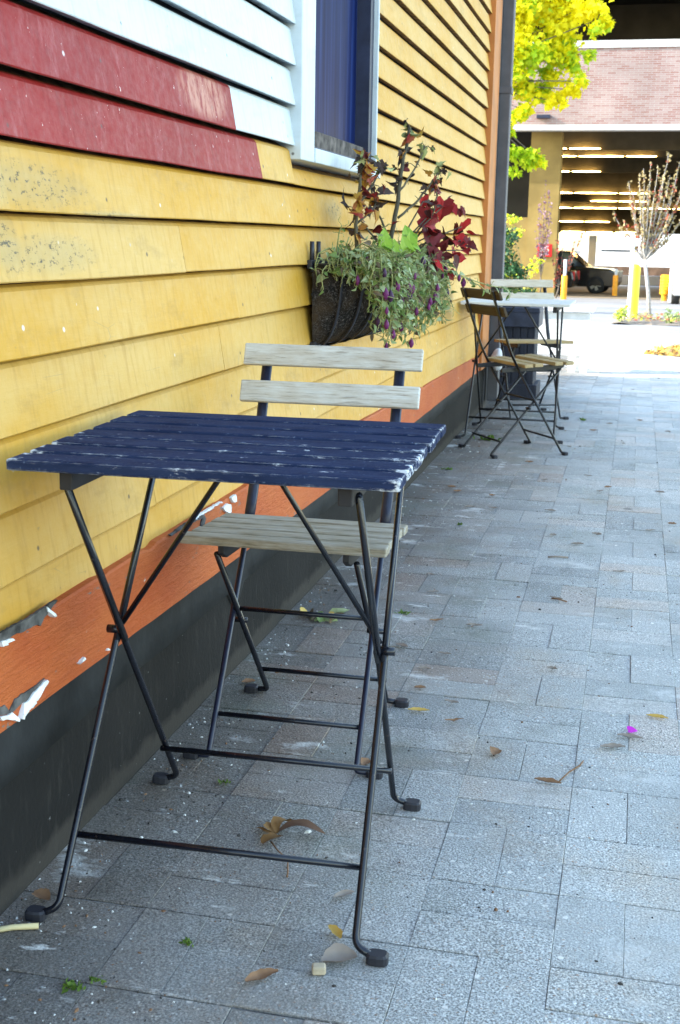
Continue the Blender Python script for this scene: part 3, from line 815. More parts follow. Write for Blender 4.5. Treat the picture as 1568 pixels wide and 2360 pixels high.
M_PURPD = leafmat('dark_purple_bud', (0.025, 0.010, 0.030), (0.07, 0.02, 0.07), .5, .1)
M_COCO = None
def basis(d, nrm):
    d = V(d).normalized(); s = d.cross(V(nrm))
    if s.length < 1e-4: s = d.cross(V((0.3, 0.9, 0.2)))
    s.normalize(); return d, s, s.cross(d).normalized()
OUT_OVAL = [(0, 0), (.12, .22), (.35, .36), (.6, .32), (.82, .17), (1, 0)]
OUT_HEART = [(.05, 0), (-.06, .20), (.02, .42), (.25, .50), (.5, .42), (.75, .22), (1, 0)]
OUT_LOBE = [(.06, 0), (-.12, .24), (-.02, .48), (.20, .49), (.28, .58), (.46, .45), (.62, .41), (.74, .20), (1, 0)]
OUT_MAPLE = [(.0, 0), (-.10, .20), (.10, .26), (.02, .55), (.22, .50), (.36, .62), (.42, .28), (.60, .34), (.70, .14), (1, 0)]
def leaf(mb, o, d, nrm, L, mi=0, fold=.35, droop=.3, outline=OUT_OVAL, wid=1.0, rnd=random):
    """one leaf: two halves folded along the midrib, tip drooping"""
    o = V(o); d, s, n = basis(d, nrm)
    def pt(t, u, sg):
        z = -droop * t * t * L + abs(u) * fold * L * wid
        return o + d * (t * L) + s * (sg * u * L * wid) + n * z
    for sg in (1, -1):
        pts = [pt(t, u * rnd.uniform(.86, 1.12), sg) for t, u in outline]
        mid = [pt(t, 0, sg) for t, u in reversed(outline[1:-1])] if len(outline) < 7 else [pt(t, 0, sg) for t in (.66, .33)]
        P = pts + mid
        mb.poly(P if sg > 0 else list(reversed(P)), mi)
def rvec(r, up=0.0):
    v = V((r.gauss(0, 1), r.gauss(0, 1), r.gauss(0, 1) + up)); return v.normalized()

# hanging hay rack basket on the wall
BX, BY0, BY1, BZ, BH = .205, 3.345, 4.42, .945, .225
M_COCO = MAT('coco_liner', 0.95, 0.1)
p = M_COCO.pos()
fb = M_COCO.noise(M_COCO.scale(p, (1, 1, 1)), 70, 6, .75, 2.5)
cc = M_COCO.ramp(fb, (0.42, (0.012, 0.011, 0.010)), (0.54, (0.032, 0.028, 0.026)), (0.63, (0.16, 0.145, 0.135)))
cc = M_COCO.mix(M_COCO.ramp(M_COCO.noise(p, 9, 4), (.45, 0.0), (.65, .7)), cc, (0.075, 0.05, 0.028))
M_COCO.color(cc); M_COCO.bump(fb, .9, .006); M_COCO = M_COCO.m
M_BASKET = metal_paint('basket_steel', (0.014, 0.014, 0.020), .45)
basket = tag(empty('wall_basket', (0, 0, 0)), 'black steel hay rack basket with fibre liner hanging on the yellow wall', 'basket')
def rim_pt(t):
    """plan of the rim, t 0..1 from the near wall end round the front to the far wall end"""
    a = PI * t; c, s_ = math.cos(a), math.sin(a)
    yy = lerp(BY0, BY1, .5 - .5 * math.copysign(abs(c) ** .42, c)); xx = BX * abs(s_) ** .42
    return V((xx, yy, BZ))
def sect(t, q, off=0.0):
    """point on the basket: q 0 at the rim, 1 at the bottom on the wall"""
    a = rim_pt(t); b = V((0.0, lerp(BY0 + .03, BY1 - .06, t), BZ - BH))
    ang = q * PI / 2
    p = V((a.x * math.cos(ang) ** .85, lerp(a.y, b.y, 1 - math.cos(ang)), BZ - BH * math.sin(ang)))
    if off:
        c = V((0.02, (BY0 + BY1) / 2, BZ - .05)); dd = p - c; dd.y *= .35; p = p + dd.normalized() * off
    p.x = max(p.x, .014); return p
mb = MB(); NT, NQ = 60, 14; P = []; F = []
for i in range(NT + 1):
    for j in range(NQ + 1):
        p = sect(i / NT, j / NQ); p += V((1, 0, .2)) * .006 * mnoise.noise(p * 30); p.x = max(p.x, .013); P.append(p)
for i in range(NT):
    for j in range(NQ): F.append((i * (NQ + 1) + j, i * (NQ + 1) + j + 1, (i + 1) * (NQ + 1) + j + 1, (i + 1) * (NQ + 1) + j))
mb.faces(P, F); mb.build('liner', M_COCO, basket, smooth=True)
mb = MB(); mb.faces([rim_pt(i / 40) + V((0, 0, -.03)) for i in range(41)], [tuple(range(41))]); mb.build('soil', simple('potting_soil', (0.035, 0.026, 0.02), .95, .1, .4, 60), basket)
mb = MB(); mb.tube([rim_pt(i / 60) + V((.004, 0, 0)) for i in range(61)], .009, 8, flat=.4); mb.build('rim', M_BASKET, basket, smooth=True)
mb = MB(); mb.bounds((.004, BY0 - .02, BZ - .012), (.018, BY1 + .02, BZ + .012)); mb.bounds((.004, BY0 + .015, BZ - BH - .012), (.02, BY1 - .04, BZ - BH + .012)); mb.build('wall_bar', M_BASKET, basket, bevel=.002)
for t in (.055, .16, .27, .40, .52, .64, .76, .88, .97):
    mb = MB(); mb.tube([sect(t, j / 12, .007) for j in range(13)], .0062, 8, flat=.45, upv=(1, -.4, 0)); mb.build('rib', M_BASKET, basket, smooth=True)
for yy in (BY0 + .004, BY0 + .075):
    mb = MB(); mb.tube([(.012, yy, BZ - .02), (.012, yy, BZ + .03), (.012, yy, BZ + .062)], .0065, 8); mb.build('hook', M_BASKET, basket, smooth=True)

def curve_pts(a, d, L, n, r, grav=0.0, wob=.25):
    p = V(a); d = V(d).normalized(); o = [p.copy()]
    for i in range(n):
        d = (d + rvec(r) * wob + V((0, 0, -grav))).normalized(); p = p + d * (L / n); o.append(p.copy())
    return o
# --- red leaved begonia at the far end
r = random.Random(21)
bg_ = tag(empty('begonia', (.12, 3.98, BZ - .03)), 'begonia with large glossy dark red leaves at the far end of the basket', 'plant')
st, lf = MB(), MB(); base = V((.12, 3.98, BZ - .03)); O = base
spots = [(.30, 4.22, 1.075, .085, 0), (.245, 4.16, 1.14, .085, 0), (.20, 4.10, 1.10, .09, 0), (.26, 4.16, 1.04, .085, 1), (.29, 4.20, .985, .085, 0), (.22, 4.08, 1.045, .10, 1), (.30, 4.12, .955, .075, 1), (.235, 4.06, .985, .09, 1), (.29, 4.28, 1.03, .07, 0), (.26, 4.25, 1.14, .06, 0), (.18, 4.15, 1.155, .06, 0), (.25, 4.0, .96, .07, 1), (.20, 4.2, 1.0, .08, 1), (.315, 4.17, 1.0, .065, 0)]
for (x, y, z, L, mi) in spots:
    L *= .88; a = V((x, y, z - .015)); dirv = V((r.uniform(-.2, .7), r.uniform(-.7, .5), r.uniform(-.75, .15)))
    nrm = V((r.uniform(.3, 1), r.uniform(-1, -.2), r.uniform(.1, .9)))
    st.tube([base - O + V((r.uniform(-.03, .03), r.uniform(-.04, .04), 0)), (base + a) / 2 - O + V((0, 0, .03)), a - O], [.0035, .003, .002], 6, 0)
    leaf(lf, a - O - dirv.normalized() * L * .3, dirv, nrm, L * .95, mi, .3, .35, OUT_LOBE, .9, r)
    for _ in range(1): leaf(lf, a - O + V((r.uniform(-.02, .035), r.uniform(-.04, .04), r.uniform(-.035, .03))), V((r.uniform(-.2, .7), r.uniform(-.7, .5), r.uniform(-.75, .3))), V((r.uniform(.2, 1), r.uniform(-1, -.1), r.uniform(.1, .9))), L * r.uniform(.5, .75), r.choice([0, 0, 1]), .35, .4, OUT_LOBE, .85, r)
    leaf(lf, a - O + V((r.uniform(-.03, .03), r.uniform(-.03, .03), r.uniform(-.03, .03))), rvec(r, -.4), rvec(r, .6), L * .55, 1, .3, .4, OUT_LOBE, .9, r)
st.build('stem', M_STEMD, bg_, smooth=True); lf.build('foliage', [M_BEG, M_BEGD], bg_, fix=False)
# --- tall withered geranium in the middle
def withered(name, label, base, stems, rs, mats=None):
    r = random.Random(rs); base = V(base)
    t = tag(empty(name, base), label, 'plant'); st, lf = MB(), MB()
    for (pts, r0, cl) in stems:
        P = [V(p) - base for p in pts]; Q = []
        for a, b in zip(P, P[1:]):
            for k in range(4): Q.append(a.lerp(b, k / 4) + rvec(r) * .0022)
        Q.append(P[-1]); n = len(Q)
        st.tube(Q, [lerp(r0, r0 * .55, i / (n - 1)) for i in range(n)], 7)
        for i in range(2, n):                                   # little stubs and dry petioles
            if r.random() < .6:
                d = rvec(r, .3); st.tube([Q[i], Q[i] + d * r.uniform(.008, .022)], [.0016, .0008], 4)
        for (ti, num, size, kinds) in cl:
            c = Q[min(n - 1, int(ti * (n - 1)))]
            for _ in range(num):
                o = c + V((r.gauss(0, .013), r.gauss(0, .016), r.gauss(0, .014))); d = rvec(r, -.5)
                st.tube([c, (c + o) / 2 + V((0, 0, .006)), o], [.0014, .0012, .001], 4)
                leaf(lf, o, d, rvec(r, .3) + V((.3, -.5, 0)), size * r.uniform(.6, 1.15), r.choice(kinds), r.uniform(.2, .7), r.uniform(.2, .9), r.choice([OUT_LOBE, OUT_HEART, OUT_MAPLE]), r.uniform(.6, 1.0), r)
    st.build('stem', [M_STEMD], t, smooth=True); lf.build('foliage', mats or [M_WITHER, M_AUTUMN, M_BEGD, M_STEM], t, fix=False)
    return t
withered('geranium', 'tall leggy geranium with a thick bare stem and few withered leaves, tallest in the basket', (.125, 3.86, BZ - .03), [
    ([(.125, 3.86, .92), (.13, 3.87, 1.03), (.145, 3.89, 1.14), (.152, 3.91, 1.24), (.158, 3.93, 1.30), (.165, 3.94, 1.355)], .0085, [(.5, 5, .030, [0, 0, 3]), (.62, 4, .028, [0, 2]), (.78, 4, .032, [1, 2, 0]), (.9, 5, .032, [1, 1, 3]), (1.0, 5, .026, [0, 3, 1])]),
    ([(.148, 3.89, 1.16), (.185, 3.96, 1.235), (.205, 4.0, 1.30)], .0035, [(.6, 3, .025, [1, 0]), (1.0, 6, .028, [3, 0, 1])]),
    ([(.145, 3.89, 1.08), (.20, 3.95, 1.14), (.235, 4.0, 1.20), (.25, 4.02, 1.225)], .0042, [(.55, 4, .03, [0, 2]), (.8, 6, .036, [2, 0, 1]), (1.0, 7, .03, [0, 3, 3])]),
    ([(.235, 4.0, 1.20), (.245, 4.02, 1.155), (.235, 4.0, 1.09)], .0035, [(.3, 4, .03, [2, 1]), (.9, 4, .03, [0, 2])]),
    ([(.13, 3.87, 1.0), (.105, 3.76, 1.10), (.085, 3.70, 1.20), (.085, 3.70, 1.245)], .0038, [(.95, 5, .032, [0, 2, 1]), (.2, 3, .03, [2])]),
    ([(.12, 3.86, .96), (.11, 3.74, 1.01), (.08, 3.66, 1.07), (.075, 3.64, 1.12)], .0038, [(.9, 4, .04, [1, 2]), (.4, 4, .035, [2, 0])]),
], 4)
withered('coleus', 'withered coleus with drooping dark red and yellow leaves in front of the window corner', (.10, 3.52, BZ - .03), [
    ([(.10, 3.52, .92), (.10, 3.52, 1.00), (.095, 3.52, 1.07), (.10, 3.525, 1.14), (.105, 3.53, 1.20), (.11, 3.54, 1.235)], .0065, [(.30, 4, .036, [0, 1]), (.45, 6, .046, [1, 1, 0, 1]), (.55, 6, .046, [1, 1, 0, 1]), (.72, 5, .036, [0, 2, 1]), (.86, 8, .038, [0, 0, 2, 1]), (1.0, 12, .034, [0, 0, 3, 0])]),
    ([(.10, 3.53, 1.11), (.13, 3.58, 1.17), (.15, 3.61, 1.215)], .004, [(.5, 4, .034, [0, 2, 1]), (1.0, 8, .034, [0, 0, 3])]),
    ([(.10, 3.525, 1.06), (.135, 3.57, 1.10), (.14, 3.60, 1.13)], .0035, [(.8, 6, .045, [1, 2, 0])]),
], 9)
# --- bright lime leaves
r = random.Random(5); base = V((.14, 3.66, BZ - .02))
t = tag(empty('sweet_potato_vine', base), 'cluster of bright lime green ruffled leaves above the basket rim', 'plant'); st, lf = MB(), MB()
for (x, y, z, L) in [(.170, 3.56, 1.015, .052), (.21, 3.74, 1.005, .054), (.20, 3.79, 1.03, .052), (.215, 3.68, .995, .055), (.19, 3.84, 1.01, .055), (.19, 3.62, .985, .05), (.18, 3.52, 1.0, .05)]:
    a = V((x, y, z)) - base; st.tube([V((0, 0, -.02)), a * .5 + V((0, 0, .02)), a], [.002, .002, .0015], 5)
    leaf(lf, a - V((0, 0, L * .35)), V((r.uniform(-.2, .2), r.uniform(-.3, .3), 1)), V((.8, -.9, .5)), L, 0, .18, .2, OUT_HEART, 1.0, r)
    leaf(lf, a, V((.6, r.uniform(-.6, .6), -.2)), V((.3, -.4, 1)), L * .8, 0, .2, .3, OUT_HEART, 1.0, r)
st.build('stem', M_STEM, t, smooth=True); lf.build('foliage', M_LIME, t, fix=False)
# --- trailing vine with purple flowers: many hanging strands
def trailing(name, label, strands, rs, dens=1.0, flowers=1.0):
    r = random.Random(rs); t = tag(empty(name, (0, 0, 0)), label, 'plant'); st, lf = MB(), MB(); buds = []
    for pts in strands:
        n = len(pts)
        st.tube(pts, [.0024 * (1 - .5 * i / n) for i in range(n)], 5)
        for i in range(1, n):
            a, b = V(pts[i - 1]), V(pts[i]); dd = (b - a)
            for _ in range(2 if r.random() < dens else 1):
                o = a.lerp(b, r.random()); d = (rvec(r) + V((.45, -.2, -.25))).normalized(); L = r.uniform(.010, .027)
                o2 = o + d * r.uniform(.004, .012); st.tube([o, o2], [.0011, .0008], 4)
                leaf(lf, o2, d + V((0, 0, -.25)), rvec(r, .6) + V((.3, -.3, .2)), L, r.choice([0, 0, 0, 1, 1, 2]), r.uniform(.15, .6), r.uniform(.1, .9), r.choice([OUT_OVAL, OUT_OVAL, OUT_HEART]), r.uniform(.55, 1.0), r)
            if r.random() < .075 * flowers:
                o = b + V((r.uniform(.0, .02), r.uniform(-.015, .01), -.006)); h = r.uniform(.016, .030); mi = r.choice([0, 0, 1])
                fl = MB(); buds.append(fl); fl.lathe(o, [(.0005, .004), (.003, 0), (h * .30, -h * .35), (h * .34, -h * .6), (h * .2, -h * .95), (.0005, -h * 1.1)], 7, mi)
            for _ in range(r.choice([0, 1, 1, 2])):                                 # curly dry tendrils
                c = curve_pts(b, rvec(r) + V((.3, -.2, .2)), r.uniform(.02, .05), 6, r, .05, .75); st.tube(c, .0009, 4)
    st.build('stem', M_STEM, t, smooth=True); lf.build('foliage', [M_VINE, M_VINE2, M_VINED], t, fix=False)
    for fl in buds[:95]: fl.build('flower', [M_PURP, M_PURPD], t, smooth=True)
    return t
r = random.Random(31); strands = []
for k in range(84):
    y = r.uniform(3.44, 4.34) if k > 16 else r.uniform(3.40, 3.56)
    x0 = r.uniform(.05, .16); top = V((x0, y, BZ + .0)); L = r.uniform(.08, .25)
    pts = [top, V((lerp(x0, BX, .5), y + r.uniform(-.02, .02), BZ + r.uniform(.02, .06))), V((BX + r.uniform(.0, .025), y + r.uniform(-.03, .03), BZ + r.uniform(-.005, .03)))]
    p_ = pts[-1].copy(); nseg = int(L / .018); xo = r.uniform(.2, 1.0)
    for i in range(nseg):
        p_ = p_ + V((.004 * xo * (1 - i / nseg) + r.gauss(0, .004) - .0035 * (i / nseg), r.gauss(.001, .006), -.017)); pts.append(p_.copy())
    strands.append(pts)
for k in range(15):                                             # over the near end of the basket
    x0 = r.uniform(.125, .205); L = r.uniform(.03, .17) * (1.1 if x0 > .16 else .5)
    pts = [V((x0 * .8, r.uniform(3.40, 3.46), BZ)), V((x0, 3.37, BZ + r.uniform(.015, .04))), V((x0 + .01, 3.335 + r.uniform(-.01, .01), BZ + r.uniform(-.01, .015)))]
    p_ = pts[-1].copy(); n_ = max(2, int(L / .018))
    for i in range(n_):
        p_ = p_ + V((r.gauss(.001, .005), r.gauss(-.0005, .004), -.017)); pts.append(p_.copy())
    strands.append(pts)
for k in range(9):
    x0 = r.uniform(.03, .13); L = r.uniform(.02, .075)
    pts = [V((x0, r.uniform(3.40, 3.46), BZ)), V((x0, 3.365, BZ + r.uniform(.02, .05))), V((x0 + .004, 3.33 + r.uniform(-.012, .008), BZ + r.uniform(0, .02)))]
    p_ = pts[-1].copy()
    for i in range(max(2, int(L / .018))):
        p_ = p_ + V((r.gauss(.001, .006), r.gauss(-.001, .005), -.017)); pts.append(p_.copy())
    strands.append(pts)
trailing('trailing_fuchsia', 'thick mass of pale trailing fuchsia with dark purple buds spilling over the basket front', strands, 77)
r = random.Random(41); strands = []
for k in range(16):                                             # bushy crown above the rim
    a = V((r.uniform(.04, .18), r.uniform(3.40, 4.1), BZ - .01)); strands.append(curve_pts(a, (r.uniform(-.1, .6), r.uniform(-.6, .6), .9), r.uniform(.05, .11), 6, r, .12, .3))
strands.append([V(q) for q in [(.10, 3.62, .96), (.13, 3.55, .985), (.12, 3.46, .985), (.09, 3.39, .965), (.06, 3.345, .95), (.05, 3.32, .93), (.05, 3.31, .905), (.055, 3.31, .88)]])
strands.append([V(q) for q in [(.08, 3.42, .95), (.06, 3.35, .99), (.035, 3.33, .975), (.03, 3.315, .945), (.035, 3.31, .92)]])
strands.append([V(q) for q in [(.06, 3.44, .95), (.06, 3.44, .99), (.065, 3.44, 1.03), (.07, 3.45, 1.05)]])
strands.append([V(q) for q in [(.07, 3.46, .95), (.08, 3.47, 1.0), (.085, 3.48, 1.02)]])
trailing('verbena', 'low verbena sprigs with purple tips along the top of the basket', strands, 78, .8, 1.3)
strands = []
strands.append([V(q) for q in [(.19, 4.02, .95), (.235, 4.06, .935), (.28, 4.10, .915), (.32, 4.15, .90), (.36, 4.20, .882), (.40, 4.25, .868), (.43, 4.29, .862), (.455, 4.33, .852), (.46, 4.34, .83)]])
strands.append([V(q) for q in [(.20, 3.99, .94), (.245, 4.02, .90), (.27, 4.05, .865), (.29, 4.08, .83), (.30, 4.09, .80)]])
strands.append([V(q) for q in [(.21, 4.02, .95), (.26, 4.07, .945), (.30, 4.10, .91), (.33, 4.15, .895), (.37, 4.2, .87), (.40, 4.26, .84)]])
strands.append([V(q) for q in [(.20, 4.06, .93), (.24, 4.08, .90), (.26, 4.08, .87), (.28, 4.10, .83), (.285, 4.10, .80)]])
trailing('trailing_ivy', 'long pale sprig trailing out to the right of the basket past the wall', strands, 79, 1.0, .8)

# ------------------------------------------------------------------ parking garage at the end of the street
def brick_mat():
    m = MAT('pale_red_brick', 0.9, 0.15)
    p = m.pos(); o = m.xyz(p)
    cb = m.n('ShaderNodeCombineXYZ'); m.put(cb.inputs[0], o[0]); m.put(cb.inputs[1], o[2])
    b = m.n('ShaderNodeTexBrick'); m.put(b.inputs['Vector'], cb.outputs[0])
    b.inputs['Scale'].default_value = 1.0; b.inputs['Brick Width'].default_value = .30; b.inputs['Row Height'].default_value = .072
    b.inputs['Mortar Size'].default_value = .009; b.inputs['Bias'].default_value = -.2
    b.inputs['Color1'].default_value = (.30, .215, .20, 1); b.inputs['Color2'].default_value = (.235, .11, .095, 1); b.inputs['Mortar'].default_value = (.32, .30, .295, 1)
    c = m.mix(.4, b.outputs[0], m.ramp(m.noise(p, .8, 4), (.3, .7), (.7, 1.25)), 'MULTIPLY')
    m.color(c); return m.m
M_BRICK = brick_mat()
M_BAND = simple('pale_stone_band', (0.5, 0.5, 0.5), .8, var=.06)
M_TAN = simple('tan_render', (0.26, 0.185, 0.065), .85, .2, .18, .8, bump=.1)
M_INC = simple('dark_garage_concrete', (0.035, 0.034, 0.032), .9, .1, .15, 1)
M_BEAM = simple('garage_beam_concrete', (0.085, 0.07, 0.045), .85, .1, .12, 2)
M_LAMP = MAT('garage_lamp_glow'); M_LAMP.set('Base Color', (1, .8, .45)); M_LAMP.set('Emission Color', (1, .66, .22)); M_LAMP.set('Emission Strength', 15.0); M_LAMP = M_LAMP.m
M_GREYM = simple('grey_painted_metal', (0.30, 0.30, 0.31), .5, .4)
gar = tag(empty('parking_garage', (0, 46, zg(46))), 'brick fronted parking garage with a lamp lit interior at the end of the street', 'building')
gz = zg(46); GX0, GX1 = -15.0, 15.0
def gp(mb, name, mat, label=None, **k):
    for i, v in enumerate(mb.v): mb.v[i] = (v[0], v[1] - 46, v[2] - gz)
    o = mb.build(name, mat, gar, **k)
    if label: o['label'] = label
    return o
mb = MB(); mb.bounds((GX0, 46.0, 5.02), (GX1, 46.5, 7.56)); gp(mb, 'brick_spandrel', M_BRICK)
mb = MB(); mb.bounds((GX0, 45.95, 4.84), (GX1, 46.55, 5.02)); mb.bounds((GX0, 45.95, 7.56), (GX1, 46.55, 7.80)); gp(mb, 'stone_band', M_BAND)
mb = MB(); mb.bounds((GX0, 46.0, 11.2), (GX1, 46.5, 13.6)); gp(mb, 'upper_spandrel', M_BRICK)
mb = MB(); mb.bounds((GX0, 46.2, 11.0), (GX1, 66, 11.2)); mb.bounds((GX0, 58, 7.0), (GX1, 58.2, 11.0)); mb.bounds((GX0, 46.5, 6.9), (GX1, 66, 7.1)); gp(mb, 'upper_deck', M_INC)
mb = MB(); mb.bounds((-3.17, 46.8, zg(47)), (-2.08, 47.7, 4.9)); gp(mb, 'column', M_TAN, 'tan rendered column with its top in shade')
mb = MB(); mb.bounds((GX0, 46.86, zg(47)), (-3.17, 47.5, 1.86)); gp(mb, 'side_wall', M_TAN)
mb = MB(); mb.bounds((7.2, 46.8, zg(47)), (8.3, 47.7, 4.9)); gp(mb, 'column', M_TAN)
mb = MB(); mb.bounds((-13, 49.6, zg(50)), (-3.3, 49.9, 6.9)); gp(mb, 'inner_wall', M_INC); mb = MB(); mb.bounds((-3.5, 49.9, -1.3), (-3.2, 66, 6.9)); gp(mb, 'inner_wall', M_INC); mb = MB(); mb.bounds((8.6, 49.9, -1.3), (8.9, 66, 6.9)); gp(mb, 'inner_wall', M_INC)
ROWSB = [(50.0, 4.46), (52.5, 4.34), (55.0, 3.88), (57.5, 3.10), (59.5, 2.82), (61.5, 2.56), (63.5, 1.96), (65.5, 1.48)]
LX = {0: [1300], 1: [1325, 1440], 2: [1310], 3: [1320, 1430], 4: [1430], 5: [1320, 1430, 1560], 6: [1350], 7: [1355, 1425]}
pz = 4.9
for i, (y, z) in enumerate(ROWSB):
    top = min(6.9, z + 1.9)
    mb = MB(); mb.bounds((-3.2, y, z), (8.6, y + .35, top)); gp(mb, 'ceiling_beam', M_BEAM)
    for u in LX[i]:
        x = .8823 + (-.0644 + (u - 1280) * .000306) * y
        for du in (-1, 1):
            x2 = x + du * .62
            mb = MB(); mb.tube([(x2 - .6, y - .13, z + .03), (x2, y - .13, z + .035), (x2 + .6, y - .13, z + .03)], [.006, .020, .006], 8); gp(mb, 'lamp', M_LAMP, smooth=True)
        mb = MB(); mb.bounds((x - .05, y - .16, z - .005), (x + .05, y - .001, z + .06)); gp(mb, 'lamp_bracket', M_INC)
mb = MB()
for (a, b) in zip(ROWSB, ROWSB[1:]): mb.bounds((-3.2, a[0] + .352, a[1] + .62), (8.6, b[0] - .002, a[1] + .75))
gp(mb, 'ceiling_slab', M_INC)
mb = MB(); mb.bounds((-2.95, 45.86, 5.24), (-2.47, 45.99, 5.36)); gp(mb, 'wall_light', M_NAVYF, bevel=.01)

# red sign with white A5 on the column
M_SIGN = simple('red_sign', (0.50, 0.012, 0.012), .5, .3, .05)
M_SIGNW = simple('white_lettering', (0.72, 0.66, 0.60), .5)
sg = tag(empty('level_sign', (-2.485, 46.72, .463)), 'small square red sign reading A5 on the tan column', 'sign')
mb = MB(); mb.bounds((-.265, -.015, 0), (.265, .015, .455)); mb.build('plate', M_SIGN, sg, bevel=.03)
def stroke(mb, a, b, wd):
    a, b = V((a[0], -.022, a[1])), V((b[0], -.022, b[1])); d = (b - a).normalized(); s = V((-d.z, 0, d.x)) * wd / 2
    mb.poly([a - s, b - s, b + s, a + s])
mb = MB()
for a, b in (((-.15, .17), (-.09, .37)), ((-.09, .37), (-.03, .17)), ((-.13, .235), (-.05, .235))): stroke(mb, a, b, .032)
mb.build('letter', M_SIGNW, sg)
mb = MB()
for a, b in (((.13, .36), (.035, .36)), ((.035, .37), (.035, .28)), ((.03, .28), (.10, .28)), ((.10, .285), (.135, .25)), ((.135, .255), (.135, .205)), ((.135, .21), (.10, .175)), ((.105, .175), (.03, .175))): stroke(mb, a, b, .03)
mb.build('numeral', M_SIGNW, sg)
mb = MB(); stroke(mb, (-.17, .085), (-.02, .085), .035); mb.build('small_line', M_SIGNW, sg)
mb = MB(); stroke(mb, (.02, .085), (.16, .085), .03); mb.build('small_line', M_SIGNW, sg)

# ------------------------------------------------------------------ beyond the garage
ba = MB(); ba.bounds((-9, 68, zg(68)), (20, 68.4, -.66)); o = tag(ba.build('barrier_wall', M_KERB, bevel=.03), 'low white concrete barrier beyond the garage', 'barrier')
ba = MB(); ba.bounds((-20, 72, zg(72) - .1), (24, 72.5, -.28)); o = tag(ba.build('retaining_wall', simple('brown_stone', (.13, .085, .06), .9, var=.3, sc=2)), 'low brown wall behind the white barrier', 'wall')
M_TRUCKW = simple('white_vehicle_paint', (0.78, 0.79, 0.80), .35, .5, .04)
M_TYRE = simple('tyre_rubber', (0.02, 0.02, 0.02), .8)
M_RIM = simple('alloy_rim', (0.35, 0.33, 0.28), .35, .5, metal=.6)
M_CARGL = simple('dark_car_glass', (0.02, 0.03, 0.04), .08, .6)
M_BLUEGL = simple('blue_car_glass', (0.25, 0.38, 0.46), .1, .6)
M_BLACKCAR = simple('black_car_paint', (0.012, 0.012, 0.012), .18, .7, .05)
M_RED = simple('red_tail_light', (0.5, 0.01, 0.01), .3, .5)
M_HEAD = simple('headlight_lens', (0.75, 0.72, 0.6), .15, .6)
def wheel(parent, x, y, rad=.37, wd=.23):
    sgn = 1 if y > 0 else -1
    mb = MB(); prof = [(rad * .62, -wd / 2), (rad * .93, -wd / 2), (rad, -wd * .36), (rad, wd * .36), (rad * .93, wd / 2), (rad * .62, wd / 2)]
    P = []; F = []; k = 26
    for r_, h in prof:
        for i in range(k): a = 2 * PI * i / k; P.append(V((x + r_ * math.cos(a), y + h, rad + r_ * math.sin(a))))
    for j in range(len(prof) - 1):
        for i in range(k): F.append((j * k + i, j * k + (i + 1) % k, (j + 1) * k + (i + 1) % k, (j + 1) * k + i))
    mb.faces(P, F); wl = mb.build('wheel', M_TYRE, parent, smooth=True)
    mb = MB(); yo = y + sgn * wd * .42
    for q in range(5):
        a = 2 * PI * q / 5; c, s_ = math.cos(a), math.sin(a)
        mb.poly([(x + c * .05 - s_ * .05, yo, rad + s_ * .05 + c * .05), (x + c * rad * .62 - s_ * .07, yo, rad + s_ * rad * .62 + c * .07), (x + c * rad * .62 + s_ * .07, yo, rad + s_ * rad * .62 - c * .07), (x + c * .05 + s_ * .05, yo, rad + s_ * .05 - c * .05)])
    mb.lathe((0, 0, 0), [(0, 0)], 3) if False else None
    k = 20; mb.faces([V((x + rad * .64 * math.cos(2 * PI * i / k), yo - sgn * .03, rad + rad * .64 * math.sin(2 * PI * i / k))) for i in range(k)], [tuple(range(k))], 1)
    mb.build('rim', [M_RIM, M_TYRE], wl, fix=False)
